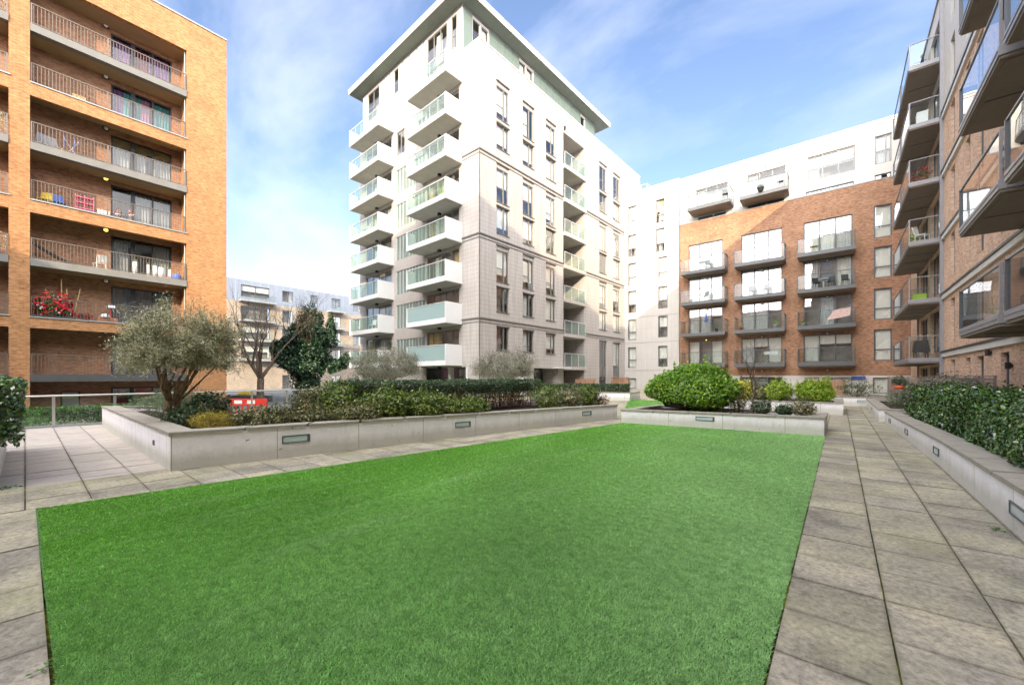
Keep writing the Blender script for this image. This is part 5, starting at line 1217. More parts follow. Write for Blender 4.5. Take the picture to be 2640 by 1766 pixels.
# --- mixed shrubs of the long planter, front row (x along the wall -7.65,1.36 -> -5.66,12.36)
G = 'mixed shrubs in the long planter'
S = [  # name, label, x, y, rx, ry, rz, mat, size, n, seed
 ('rosemary_bush', 'grey-green spiky rosemary bush beyond the stone corner of the long planter', -12.9, 2.2, .75, .55, .36, 'leaf_rosemary', .055, 4200),
 ('rosemary_bush', 'smaller grey-green rosemary bush just left of the olive trunk', -11.2, 2.25, .6, .45, .33, 'leaf_rosemary', .05, 3600),
 ('rosemary_bush', 'low dull green rosemary behind the olive trunk', -10.9, 2.75, .5, .3, .19, 'leaf_rosemary', .05, 3600),
 ('low_shrub', 'dark grey low shrub below the olive trunk', -9.6, 2.0, .5, .35, .22, 'leaf_box', .045, 2600),
 ('golden_heather', 'small golden yellow heather by the near corner of the long planter', -8.5, 2.1, .36, .34, .21, 'leaf_gold', .035, 4200),
 ('bronze_shrub', 'loose bronze and grey shrub right of the golden heather', -8.1, 2.75, .38, .42, .22, 'leaf_bronze', .055, 3000),
 ('green_shrub', 'broad-leaved green shrub behind the golden heather', -10.7, 2.5, .45, .35, .30, 'leaf_cherry', .07, 2400),
 ('bronze_shrub', 'bronze leaved shrub hiding the foot of the red barriers', -8.2, 3.5, .45, .45, .2, 'leaf_bronze', .055, 3600),
 ('bronze_shrub', 'tall thin bronze shrub in front of the red barriers', -9.0, 3.9, .45, .4, .20, 'leaf_bronze', .055, 2600),
 ('green_shrub', 'rounded green shrub right of the red barriers', -8.7, 4.7, .42, .42, .35, 'leaf_skimmia', .075, 3800),
 ('bronze_shrub', 'small brown-tipped shrub at the wall edge before the green shrubs', -7.6, 4.3, .34, .42, .20, 'leaf_bronze', .055, 2600),
 ('skimmia_bush', 'big skimmia bush with pink-tipped leaves, leftmost of the large green bushes', -7.75, 5.15, .48, .5, .31, 'leaf_skimmia', .075, 5200),
 ('skimmia_bush', 'tall skimmia bush with pale tips behind the left end of the clipped hedge', -8.9, 4.6, .4, .4, .36, 'leaf_skimmia', .075, 3800),
 ('skimmia_bush', 'dense skimmia bush in the middle of the green row', -7.55, 5.85, .48, .5, .30, 'leaf_skimmia', .075, 5200),
 ('skimmia_bush', 'dark green skimmia bush in front of the clipped hedge', -7.35, 6.6, .42, .5, .24, 'leaf_skimmia', .075, 4600),
 ('skimmia_bush', 'last dark bush of the green row before the gap under the hedge', -7.2, 7.3, .34, .4, .18, 'leaf_skimmia', .075, 3000),
 ('skimmia_bush', 'pink-tipped bush right of the clipped hedge', -7.2, 10.6, .42, .5, .30, 'leaf_skimmia', .06, 3000),
 ('skimmia_bush', 'orange-tinged bush in the right part of the long planter', -6.7, 11.15, .40, .45, .30, 'leaf_bronze', .055, 2200),
 ('skimmia_bush', 'bright green bush near the far end of the long planter', -6.45, 11.75, .38, .40, .34, 'leaf_skimmia', .06, 3000),
 ('bare_shrub', 'dry pinkish grass tuft at the far corner of the long planter', -6.15, 12.1, .22, .2, .16, 'leaf_dead', .05, 500),
 ('flowering_shrub', 'tall shrub with pink and bronze tips behind the green row', -9.8, 4.4, .4, .4, .36, 'leaf_bronze', .055, 3000),
 ('flowering_shrub', 'high leafy shrub poking above the row near the hedge', -10.6, 5.4, .45, .45, .42, 'leaf_skimmia', .06, 2600)]
for i, (nm, lb, x, y, rx, ry, rz, mt, sz, n) in enumerate(S):
    shrub(nm, lb, (x, y, 0.42 if nm != 'bare_shrub' else .4), (rx * 1.05, ry * 1.05, rz * (1.05 if mt == 'leaf_skimmia' else 1.0)), int(n * 1.3), sz, mt, group=None, seed=30 + i, amp=0.36, inner=0.5, asp=0.16 if 'rosemary' in nm else (0.2 if 'heather' in nm else 0.42), up=0.5)
# --- laurel planter
T = shrub('laurel_bush', 'big rounded bright green laurel bush at the end of the lawn', (-3.55, 12.75, 0.38), (1.28, 0.78, 0.72), 17000, 0.085, 'leaf_laurel_bright', 'bush', asp=0.42, seed=3, amp=0.16, inner=0.68, jit=0.5, up=0.55, f=2.0)
m = MB(); rr = random.Random(2)
vs = []; m.lathe((0, 0, 0.6), [(0.0, -0.6), (0.7, -0.5), (0.9, -0.1), (0.8, 0.3), (0.0, 0.48)], 14); m.build('dark_core', 'bark_dark', T).scale = (1.0, 0.55, 0.85)  # solid dark core added inside the bush to keep it opaque
for (x, y, s, lb) in ((-1.62, 12.55, .26, 'dark small shrub right of the bare sapling'), (-1.1, 12.45, .2, 'tiny dark shrub in the middle of the three by the bare sapling'), (-0.72, 12.5, .25, 'reddish small shrub at the right end of the laurel planter')):
    shrub('small_shrub', lb, (x, y, .37), (s, s, s * .75), 1500, 0.045, 'leaf_box' if s != .25 else 'leaf_bronze', seed=int(s * 100), amp=.25, up=.4)
shrub('leafy_shrub', 'dark thin shrub between the big laurel and the bare sapling', (-2.25, 12.8, .37), (.35, .3, .42), 1600, .05, 'leaf_bronze', seed=8, amp=.35, up=.3)
# --- lime planter
for i, (x, y, rx, rz, mt, n, lb) in enumerate(((-4.1, 19.4, .5, .34, 'leaf_yellow', 1500, 'bright yellow shrub leftmost in the lime planter'), (-3.2, 19.5, .5, .40, 'leaf_yellow', 1800, 'yellow variegated shrub second from the left in the lime planter'),
        (-2.5, 19.6, .45, .34, 'leaf_bronze', 1500, 'brownish low shrub in the middle of the lime planter'), (-1.9, 19.4, .5, .42, 'leaf_lime', 2200, 'lime green shrub left of the big one'), (-0.75, 19.45, .68, .45, 'leaf_lime', 4500, 'largest lime green shrub at the right end of the planter'))):
    shrub('lime_shrub' if 'lime' in mt else 'yellow_shrub', lb, (x, y, .37), (rx, .5, rz), n, .085, mt, seed=60 + i, amp=.2, up=.5)
shrub('dark_hedge', 'low dark clipped hedge behind the lime planter', (-3.9, 24.0, .1), (1.6, .4, .5), 3500, .07, 'leaf_box', 'hedge', seed=70, amp=.08)
# --- right planters
shrub('rosemary_bush', 'green rosemary bush at the end of the right planter wall', (1.75, 17.6, .35), (.62, .7, .36), 4200, .07, 'leaf_rosemary', seed=80, amp=.2, asp=.2, up=.6)
shrub('silver_shrub', 'silvery variegated shrub between the rosemary and the laurel hedge', (2.0, 15.6, .38), (.62, .75, .42), 4200, .06, 'leaf_olive_grey', seed=81, amp=.25, up=.3)
shrub('silver_shrub', 'tall loose silvery shrub against the grey slatted screen', (2.9, 18.9, .38), (.8, .9, .52), 4200, .07, 'leaf_olive_grey', seed=82, amp=.3, up=.3)
shrub('climbing_plant', 'thin green climber on the white end wall', (0.6, 25.6, .36), (.8, .35, .42), 1900, .06, 'leaf_rosemary', seed=83, amp=.45, up=.3)
t = thing('plant_pot', 'small bushy plant in a bright orange-red pot beyond the rosemary', 'plant pot', (2.25, 27.2, .75))
m = MB(); m.lathe((0, 0, 0), [(0.0, 0), (0.16, 0), (0.24, 0.2), (0.0, 0.19)], 14); m.build('pot', 'pot_red', t)
p, q = ell((0, 0, .42), (.28, .28, .24), 700, 5, .2); cards('foliage', p, q, .07, .4, 'leaf_box', t)
m = MB(); m.box(-.3, .3, -.3, .3, -0.75, 0); m.build('stand', 'timber_grey', t)
# --- hedge in the distant planter
T = thing('box_hedge', 'low clipped hedge in the distant white planter before the tower', 'hedge', (-14.9, 20.9, .4), R(12.5))
p, q = boxpts(0.1, 5.5, 0.1, 1.2, 0, .56, 9000, .04, .15, 'FRT', 9); cards('foliage', p, q, .07, .5, 'leaf_box', T)
m = MB(); m.box(.3, 5.3, .25, 1.0, -.05, .45); m.build('dark_core', 'bark_dark', T)  # dark filler box added inside the hedge

# ============================================================ trees
def leafy_tips(tips, k, spread, size, asp, mat, parent, name='crown', droop=0.0):
    P = []; Q = []; A = []
    for t, d in tips:
        o = np.random.normal(0, spread, (k, 3)); P.append(np.array(t) + o + np.array(d) * np.random.uniform(-spread, spread * 1.5, (k, 1)))
        A.append(np.tile(np.array(d), (k, 1)) + o / spread * 0.4); Q.append(np.random.normal(0, 1, (k, 3)) + np.array([0, 0, .5]))
    return cards(name, np.concatenate(P), np.concatenate(Q), size, asp, mat, parent, along=np.concatenate(A), jit=0.4)
def olive(loc, label, s=1.0, lvl=4, k=11, mat='leaf_olive', seed=1, th=0.115, trunk=0.55, size=0.052, spread=.5, name='olive_tree', wide=1.0):
    random.seed(seed); np.random.seed(seed)
    T = thing(name, label, 'tree', loc); m = MB(); tips = []
    m.tube([(0, 0, -0.1), (0.03 * s, 0.0, trunk * .3 * s), (-0.02 * s, 0.02 * s, trunk * .65 * s), (0.0, 0.0, trunk * s)], [th * 1.25 * s, th * .95 * s, th * .85 * s, th * 1.05 * s], 10)
    for i in range(6):
        a = i * 6.283 / 6 + random.uniform(-.3, .3); el = random.uniform(.35, 1.0)
        grow(m, (0.03 * math.cos(a), .03 * math.sin(a), trunk * s * random.uniform(.8, 1.0)), (math.cos(a) * wide, math.sin(a) * wide, el), 0.52 * s, .045 * s, lvl - 1, tips, spread, .06, (2, 3), 6, .72, 3, .16)
    m.build('trunk', 'bark_olive', T)
    leafy_tips(tips, k, .055 * s, size, .2, mat, T); return T, tips
np.random.seed(5)
def olive2(loc, label, c, rad, fork, th, nl, nc, k, size, mat, seed, amp=.16, sp=.075, flat=-.5):
    """olive: short gnarled trunk, limbs reaching into a broad crown of leafy sprays"""
    random.seed(seed); np.random.seed(seed)
    T = thing('olive_tree', label, 'tree', loc); m = MB()
    if th > .08:
        for j in range(3): a = j * 2.1 + .4; m.tube([(math.cos(a) * th * .55, math.sin(a) * th * .55, -.1), (math.cos(a + .5) * th * .4, math.sin(a + .5) * th * .4, fork * .45), (math.cos(a + 1.1) * th * .5, math.sin(a + 1.1) * th * .5, fork)], [th * .75, th * .62, th * .66], 8)
    else: m.tube([(0, 0, -.1), (.02, 0, fork * .5), (0, 0, fork)], [th * 1.1, th, th], 8)
    c = Vector(c); R_ = Vector(rad); anchors = []
    for i in range(nl):
        a = 6.283 * i / nl + random.uniform(-.25, .25); e = random.uniform(.05, .7) if i % 3 else random.uniform(-.35, .1); f = random.uniform(.5, .72)
        q = Vector((math.cos(a) * math.cos(e) * R_.x * f, math.sin(a) * math.cos(e) * R_.y * f, math.sin(e) * R_.z * f)) + c
        s0 = Vector((math.cos(a) * th * .5, math.sin(a) * th * .5, fork * random.uniform(.85, 1.0)))
        b1 = s0.lerp(q, .35) + Vector((random.gauss(0, .06), random.gauss(0, .06), -.04)); b2 = s0.lerp(q, .7) + Vector((random.gauss(0, .07), random.gauss(0, .07), .02))
        r = th * random.uniform(.17, .30); m.tube([s0, b1, b2, q], [r, r * .72, r * .5, r * .3], 6); anchors += [(b1, r * .5), (b2, r * .4), (q, r * .3)]
    d = np.random.normal(0, 1, (nc, 3)); d /= np.linalg.norm(d, axis=1)[:, None]; d[:, 2] = np.where(d[:, 2] < flat, d[:, 2] * .4, d[:, 2])
    rr = lump(d, seed, 2.6, amp) * (.40 + .60 * np.random.rand(nc) ** .5); P = np.array(c) + d * rr[:, None] * np.array(rad)
    A = np.array([tuple(x[0]) for x in anchors]); LP = []; LA = []; LN = []
    for p, dd in zip(P, d):
        i = int(np.argmin(((A - p) ** 2).sum(1))); s0 = anchors[i][0]; q = Vector(p); mid = s0.lerp(q, .55) + Vector((random.gauss(0, .05), random.gauss(0, .05), random.gauss(0, .04)))
        w = max(.0025, th * .035); m.tube([s0, mid, q], [w * 1.6, w, w * .5], 4, True, False)
        out = (q - mid).normalized(); t = np.random.rand(k, 1) * 1.25 - .1
        LP.append(np.array(mid) * (1 - t) + np.array(q) * t + np.random.normal(0, sp, (k, 3)) * (.5 + .5 * t)); o2 = np.random.normal(0, .6, (k, 3)) + np.array(out) + np.array([0, 0, .25]); LA.append(o2); LN.append(np.random.normal(0, 1, (k, 3)) + np.array([0, 0, .4]) + dd * .5)
    m.build('trunk', 'bark_olive', T)
    tone = np.clip(np.repeat(np.random.normal(0, .13, nc), k) + np.random.beta(1.7, 2.1, nc * k), 0, 1)
    cards('crown', np.concatenate(LP), np.concatenate(LN), size, .22, mat, T, along=np.concatenate(LA), jit=.35, rnd=tone)
    return T
O1 = olive2((-10.05, 1.82, 0.42), 'spreading olive tree with a gnarled trunk in the near end of the long planter', (.1, .18, 1.53), (1.04, 1.04, .80), .52, .13, 11, 780, 62, .058, 'leaf_olive', 12, .30, .06, -.6)
O2 = olive2((-16.0, 10.5, 0.0), 'left grey-green olive tree behind the clipped hedge, before the tower balconies', (0, 0, 1.75), (1.75, 1.75, .95), .8, .06, 11, 620, 48, .08, 'leaf_olive_grey', 5, .22, .1)
O3 = olive2((-13.4, 15.8, 0.0), 'right grey-green olive tree behind the clipped hedge, by the tower corner', (0, 0, 1.75), (1.85, 1.85, 1.05), .8, .06, 11, 620, 48, .08, 'leaf_olive_grey', 8, .22, .1)
# bare sapling in the laurel planter
random.seed(4); T = thing('bare_sapling', 'thin leafless sapling in the laurel planter', 'tree', (-1.83, 12.45, .35)); m = MB(); tips = []
grow(m, (0, 0, 0), (0.02, 0, 1), 0.85, .036, 4, tips, .8, .07, (2, 4), 5, .78, 3, .12); m.build('trunk', 'bark_grey', T)
# bare trees beyond the railing
def bare_tree(loc, label, h, r, lvl, seed, spread=.45, mat='bark_grey', up=.10):
    random.seed(seed); T = thing('bare_tree', label, 'tree', loc); m = MB(); tips = []
    m.tube([(0, 0, -.1), (0.02, 0, h * .12), (0, 0.03, h * .24)], [r * 1.25, r, r * .95], 9)
    for i in range(4):
        a = i * 1.57 + random.uniform(-.4, .4); grow(m, (0, 0, h * .235), (math.cos(a) * .62, math.sin(a) * .62, 1.0), h * .30, r * .6, lvl, tips, spread, up, (2, 4), 6, .74, 4, .10)
    m.build('trunk', mat, T); return T, tips
bare_tree((-36.6, 12.2, -0.75), 'bare tree with upswept limbs left of the ivy-covered one', 8.2, .26, 4, 3)
bare_tree((-39.5, 7.6, -0.75), 'thin bare tree against the corner of the brick block', 8.0, .16, 3, 9)
# ivy-clad tree
random.seed(6); np.random.seed(6)
T = thing('ivy_clad_tree', 'tree thickly covered in dark ivy in front of the distant block', 'tree', (-37.2, 16.2, -0.75)); m = MB(); tips = []
m.tube([(0, 0, -.1), (0, 0, 2.0), (.1, 0, 4.0)], [.35, .3, .26], 9)
for i in range(6):
    a = i * 1.05; grow(m, (0, 0, 2.4 + .3 * i), (math.cos(a) * .75, math.sin(a) * .75, 1.0), 2.2, .14, 4, tips, .45, .12, (2, 4), 5, .74, 4, .1)
m.build('trunk', 'bark_dark', T)
P = []; Q = []
for c, rd, n in (((0, 0, 1.4), (.95, .95, 1.6), 5000), ((0, 0, 3.6), (2.1, 2.1, 1.7), 13000), ((.1, .2, 5.2), (1.8, 1.8, 1.5), 9000), ((0.2, .3, 6.7), (1.0, 1.0, 1.5), 4500), ((-1.7, -1.7, 4.6), (.7, .7, 1.0), 2500), ((-1.3, -1.3, 3.6), (.8, .8, .9), 2500), ((1.9, 1.7, 3.1), (1.0, .9, .6), 2600), ((1.6, 1.4, 6.3), (.5, .5, 1.3), 1600), ((2.6, 2.3, 3.7), (.5, .5, .5), 700), ((-.8, -.6, 6.2), (.6, .6, .9), 1500)):
    p, q = ell(c, rd, n, int(rd[0] * 100 + c[2] * 7), .42, .45, None, 2.6); k = np.random.rand(len(p)) < .92; P.append(p[k]); Q.append(q[k])
cards('ivy', np.concatenate(P), np.concatenate(Q) + np.array([0, 0, .3]), .17, .8, 'leaf_ivy', T)
# planting beyond the railing, lower down
np.random.seed(9)
T = thing('clipped_hedge', 'clipped green hedge seen through the railing in front of the brick block', 'hedge', (-27.5, -9, -0.75)); p, q = boxpts(-.6, .6, 0, 14.5, 0, 0.74, 11000, .05, .2, 'RT', 3); cards('foliage', p, q, .10, .6, 'leaf_green', T, rnd=np.random.beta(1.5, 3, len(p)))
m = MB(); m.box(-.4, .35, .2, 14.3, 0, 0.6); m.build('dark_core', 'bark_dark', T)  # added dark core, hidden by the leaves
for i, (x, y, r, lb) in enumerate(((-19.6, 1.0, .9, 'silvery low bush behind the railing post'), (-19.8, 2.7, 1.0, 'wide silvery bush in the middle of the bed behind the railing'), (-20.0, 4.6, 1.0, 'silvery bush behind the railing next to the planter'), (-19.9, -.9, .9, 'silvery bush behind the railing at the left'))):
    shrub('silver_bush', lb, (x, y, -0.75), (r * .9, r * 1.1, .34), 3600, .06, 'leaf_silver', seed=90 + i, amp=.22, asp=.5)
shrub('green_bush', 'fresh green bush behind the railing at the left', (-20.8, .15, -0.75), (.5, .5, .45), 2200, .08, 'leaf_green', seed=99, amp=.3)
m = MB(); m.box(-24.5, -17.3, -9, 16, -0.749, -0.74); struct(m.build('planting_bed', 'lawn_far'))
# small weeds and litter
def weed(loc, label, n=26, s=.035, r=.07):
    T = thing('weed', label, 'weed', loc); a = np.random.uniform(0, 6.28, n); e = np.random.uniform(.1, 1, n); P = np.stack([np.cos(a) * r * e, np.sin(a) * r * e, np.abs(np.random.normal(0, .012, n)) + .006], 1)
    cards('leaves', P, np.tile((0, 0, 1.), (n, 1)), s, .5, 'leaf_green', T, along=np.stack([np.cos(a), np.sin(a), np.full(n, .4)], 1), jit=.3)
weed((1.13, 3.95, 0.003), 'spreading green weed at the foot of the right planter wall', 60, .045, .13)
weed((-8.0, -.12, .003), 'mossy tuft at the foot of the left planter', 40, .04, .12)
weed((-2.92, .06, .0), 'dry tuft on the near left corner of the lawn', 22, .022, .07)
weed((1.12, 5.6, .003), 'small weed against the right planter wall farther along', 30, .03, .07)

rr = random.Random(77)
for i in range(9):
    x, y = rr.uniform(-5.6, -.6), rr.uniform(1.2, 8.5)
    P = np.zeros((1, 3)); o = cards('fallen_leaf', P, np.array([[0, 0, 1.0]]), .034, .6, 'leaf_dead', None, jit=.25, loc=(x, y, .017)); tag(o, 'tiny curled brown leaf lying on the artificial lawn', 'leaf', 'fallen leaves scattered on the lawn')
# ============================================================ things standing on the balconies
def chair(loc, rz, label, mat='black_plastic', s=1.0):
    T = thing('garden_chair', label, 'chair', loc, rz)
    m = MB(); m.box(-.22 * s, .22 * s, -.22 * s, .22 * s, .42 * s, .45 * s); m.build('seat', mat, T)
    m = MB(); m.hexa([(-.22 * s, .20 * s, .50 * s), (.22 * s, .20 * s, .50 * s), (.22 * s, .23 * s, .50 * s), (-.22 * s, .23 * s, .50 * s), (-.22 * s, .30 * s, .92 * s), (.22 * s, .30 * s, .92 * s), (.22 * s, .33 * s, .92 * s), (-.22 * s, .33 * s, .92 * s)]); m.build('backrest', mat, T)
    for x in (-.2, .2):
        for y in (-.2, .2):
            m = MB(); m.bar((x * s, y * s, 0), (x * s * .95, y * s * .95, .42 * s if y < 0 else .5 * s), .018 * s); m.build('leg', mat, T)
    return T
def table(loc, label, mat='grey_trim', r=.35, h=.7):
    T = thing('small_table', label, 'table', loc); m = MB(); m.lathe((0, 0, h), [(0, 0), (r, 0), (r, .03), (0, .03)], 18); m.build('table_top', mat, T)
    m = MB(); m.tube([(0, 0, 0.02), (0, 0, h)], .025, 8); m.lathe((0, 0, 0), [(0.22, 0), (.2, .02), (0, .03)], 12); m.build('pedestal', mat, T)
def pot(loc, label, h=.3, r=.14, mat='terracotta', leaf='leaf_green', lr=.22, n=260, fl=None, name='potted_plant', lh=None):
    T = thing(name, label, 'plant pot', loc); m = MB(); m.lathe((0, 0, 0), [(0, 0), (r * .75, 0), (r, h * .9), (r * 1.1, h * .9), (r * 1.1, h), (0, h * .95)], 12); m.build('pot', mat, T)
    if leaf:
        lh = lh or lr
        p, q = ell((0, 0, h + lh * .8), (lr, lr, lh), n, int(loc[1] * 10) % 90 + 1, .3, .3); cards('foliage', p, q, .07, .5, leaf, T)
        if fl: p, q = ell((0, 0, h + lh * .9), (lr * 1.05, lr * 1.05, lh), n // 4, 4, .3, .9); cards('flowers', p, q, .09, .9, fl, T)
    return T
def box_thing(name, label, cat, loc, dims, mat, rz=0):
    T = thing(name, label, cat, loc, rz); m = MB(); x, y, z = dims
    m.box(-x / 2, x / 2, -y / 2, y / 2, 0.03, z * .92); m.build('body', mat, T); m = MB(); m.box(-x / 2 - .015, x / 2 + .015, -y / 2 - .015, y / 2 + .015, z * .921, z); m.build('lid', mat, T); return T
LX = -32.75   # depth inside the left block's balconies
# z of balcony floors: 19.35 16.35 13.3 10.35 7.35 4.35
pot((LX, 1.5, 19.36), 'white trough on the top balcony of the left block', .2, .25, 'paint_white', None)
pot((LX + .2, 2.6, 19.36), 'small potted plant on the top balcony of the left block', .2, .1, 'paint_white', 'leaf_green', .12, 90)
pot((LX, 4.6, 19.36), 'flower pot with pink petals before the top curtains', .2, .14, 'terracotta', 'leaf_green', .16, 90, 'petal_red')
box_thing('storage_bag', 'rounded beige bag on the second balcony from the top', 'bag', (LX, 1.9, 16.36), (.45, .5, .55), 'curtain_tan')
pot((LX, 2.2, 16.36), 'bare twiggy plant on the second balcony from the top', .3, .13, 'paint_white', 'leaf_dead', .3, 120)
T = thing('covered_bicycle', 'bicycle under a pale grey cover on the third balcony from the top', 'bicycle', (LX, .75, 13.31)); m = MB()
m.hexa([(-.2, -.5, 0.05), (.2, -.5, 0.05), (.2, .5, 0.05), (-.2, .5, 0.05), (-.1, -.35, .95), (.1, -.35, .95), (.1, .3, .85), (-.1, .3, .85)]); m.build('cover', 'grey_fabric', T)
T = thing('clothes_airer', 'white clothes airer hung with washing on the third balcony from the top', 'clothes airer', (LX, 1.6, 13.31)); m = MB()
m.bar((0, -.3, 0), (0, .3, 1.1), .015); m.bar((0, .35, 0), (0, -.25, 1.1), .015); m.bar((-.3, .3, 1.08), (.3, .3, 1.08), .012); m.build('frame', 'white_sheet', T); m = MB(); m.box(-.25, .25, -.28, -.25, .5, 1.1); m.box(-.2, .25, .12, .15, .6, 1.05); m.build('washing', 'blue_cloth', T)
for i, (y, mt) in enumerate(((.6, 'leaf_green'), (1.3, 'leaf_yellow'), (2.1, 'leaf_green'), (2.75, 'leaf_green'))):
    pot((LX + .35, y, 13.31), ('small pot %s, third balcony from the top' % ('at the far left', 'below the bicycle cover', 'below the airer', 'at the right end')[i]), .16, .1, 'terracotta', mt, .11, 90)
chair((LX, .65, 10.36), 1.2, 'yellow garden chair on the fourth balcony from the top, far left', 'yellow_plastic'); chair((LX, 1.2, 10.36), 1.9, 'blue and grey chair beside the yellow one', 'blue_cloth')
T = thing('toy_house', 'red shelved toy kitchen standing on the fourth balcony from the top', 'toy', (LX + .1, 2.1, 10.36)); m = MB()
for z in (0.05, .35, .65, .95): m.box(-.15, .15, -.35, .35, z, z + .05)
for y in (-.35, 0, .33): m.box(-.151, .151, y, y + .03, 0, 1.1)
m.build('shelves', 'pink_cloth', T)
box_thing('storage_box', 'white storage box on the fourth balcony from the top', 'box', (LX + .1, 2.85, 10.36), (.4, .5, .5), 'white_sheet')
pot((LX + .1, 3.45, 10.36), 'red and white flowers on a tall stand, fourth balcony down', .5, .12, 'paint_white', 'petal_white', .15, 100, 'petal_red'); pot((LX + .2, 4.0, 10.36), 'pot of orange flowers before the window, fourth balcony', .6, .1, 'paint_white', 'petal_white', .15, 90, 'petal_red')
T = thing('hammock', 'dark fringed hammock slung in the corner of the fifth balcony', 'hammock', (LX, .2, 7.36)); m = MB()
pts = [(0, y, 1.15 - .95 * math.sin(min(1, y / 1.9) * 1.57)) for y in np.linspace(0, 1.9, 12)]; m.tube(pts, [.04] * 12, 6); m.tube([(0.2, p[1], p[2] - .12) for p in pts], [.05] * 12, 6); m.build('sling', 'black_plastic', T)
chair((LX + .1, 2.7, 7.36), -1.3, 'white folding chair on the fifth balcony', 'white_sheet')
for i, (y, h, r) in enumerate(((4.15, .85, .10), (4.75, .8, .07), (5.05, .8, .10), (5.35, .75, .14), (5.75, .7, .08))):
    T = thing('white_vase', ('tall white cylinder planter, %s in the row on the fifth balcony' % ('first', 'second', 'third', 'widest', 'last')[i]), 'planter', (LX + .3, y, 7.36)); m = MB(); m.lathe((0, 0, 0), [(0, 0), (r, 0), (r, h), (r * .8, h), (0, h - .05)], 14); m.build('pot', 'white_sheet', T)
    p, q = ell((0, 0, h + .08), (r, r, .09), 40, 3, .2); cards('foliage', p, q, .06, .4, 'leaf_lime', T)
T = thing('toy_heap', 'heap of blue and red toys at the right end of the fifth balcony', 'toys', (LX + .3, 6.1, 7.36)); m = MB(); m.lathe((0, 0, 0), [(0, 0), (.28, .05), (.2, .45), (0, .6)], 9); m.build('cloth', 'blue_cloth', T); m = MB(); m.lathe((0, -.45, 0), [(0, 0), (.18, .05), (.12, .2), (0, .25)], 9); m.build('ball', 'pink_cloth', T)
# sixth balcony: red flowers
T = thing('flowering_planter', 'large mass of red poinsettia flowers on the sixth balcony of the brick block', 'flowers', (LX + .35, .95, 4.48)); np.random.seed(3)
p, q = ell((0, 0, .55), (.45, .85, .6), 1900, 5, .3, .3, 0); cards('foliage', p, q, .10, .5, 'leaf_cherry', T); p, q = ell((0, 0, .62), (.48, .9, .62), 230, 5, .3, .9, .1); cards('flowers', p, q, .17, .9, 'petal_red', T); p, q = ell((0.03, 0, .5), (.48, .9, .5), 70, 5, .3, .92, .1); cards('white_flowers', p, q, .11, .9, 'petal_white', T)
m = MB(); m.box(-.2, .2, -.8, .8, -.1, .12); m.build('trough', 'black_plastic', T)
T = thing('bamboo_canes', 'bundle of bamboo canes leaning behind the red flowers', 'canes', (LX, .8, 4.36)); m = MB()
for a, b in (((0, .1, 0), (0, -.1, 1.7)), ((0, .5, 0), (0, .45, 2.3)), ((0, .7, .2), (0, .65, 1.8)), ((0, .9, .3), (0, 1.15, 1.9))): m.bar(a, b, .02)
m.build('canes', 'curtain_tan', T)
pot((LX + .3, 2.1, 4.48), 'trailing plant with small pink flowers right of the poinsettias', .12, .2, 'black_plastic', 'leaf_box', .3, 300, 'petal_red', lh=.16)
T = thing('terracotta_trough', 'terracotta trough with a white cloth over it on the sixth balcony', 'trough', (LX + .35, 3.0, 4.48)); m = MB(); m.box(-.15, .15, -.4, .4, 0, .26); m.build('trough', 'terracotta', T); m = MB(); m.lathe((0, -.1, .26), [(0.0, 0), (.26, 0), (.2, .16), (0, .25)], 10); m.build('cloth', 'white_sheet', T)
T = thing('bird_table', 'little bird table with a pale roof and red post left of the sixth balcony window', 'bird table', (LX + .1, 3.15, 4.36)); m = MB(); m.box(-.02, .02, -.02, .02, 0, 1.0); m.build('post', 'red_plastic', T); m = MB(); m.hexa([(-.15, -.18, 1.0), (.15, -.18, 1.0), (.15, .18, 1.0), (-.15, .18, 1.0), (-.04, -.16, 1.14), (.04, -.16, 1.14), (.04, .16, 1.14), (-.04, .16, 1.14)]); m.build('roof', 'white_sheet', T)
for i, (z, mt) in enumerate(((19.36, 'leaf_green'), (13.31, 'leaf_yellow'), (7.36, 'leaf_green'))):
    pot((LX + .5, -1.0, z + .1), 'tall leafy plant, %s half-seen balcony at the left edge' % ('topmost', 'middle', 'lowest')[i], .3, .2, 'paint_white', mt, .38, 400, 'petal_white', lh=.6)
# back block balconies
BY = 40.1
chair((-9.4, BY, 11.31), .4, 'dark chair on the top brick balcony of the left column'); table((-9.9, BY, 11.31), 'small table beside the dark chair, top brick balcony of the left column')
chair((-9.7, BY, 8.39), -.5, 'dark reclining chair on the second brick balcony of the left column'); pot((-10.9, BY, 8.39), 'leafy pot on the second brick balcony of the left column', .3, .15, 'paint_white', 'leaf_olive', .25, 160)
T = thing('garden_parasol', 'folded dark parasol on the third brick balcony of the left column', 'parasol', (-9.6, BY, 5.45)); m = MB(); m.tube([(0, 0, 0), (0, 0, 1.9)], .02, 6); m.build('pole', 'alu_light', T); m = MB(); m.lathe((0, 0, 1.0), [(.16, 0), (.1, .4), (.03, .85)], 10); m.build('canopy', 'blue_sign', T)
pot((-8.7, BY, 5.45), 'dark bushy plant on the third brick balcony of the left column', .3, .15, 'black_plastic', 'leaf_box', .35, 260)
chair((-5.9, BY, 8.39), .3, 'grey chair on the second brick balcony of the middle column', 'grey_fabric'); chair((-4.9, BY, 8.39), -.3, 'second grey chair on that balcony of the middle column', 'grey_fabric')
pot((-4.2, BY, 5.45), 'yellow-green plant on the third brick balcony of the middle column', .3, .14, 'white_sheet', 'leaf_lime', .22, 160); pot((-6.7, BY, 5.45), 'pale pot on the third brick balcony of the middle column', .3, .16, 'terracotta', 'leaf_olive', .2, 140)
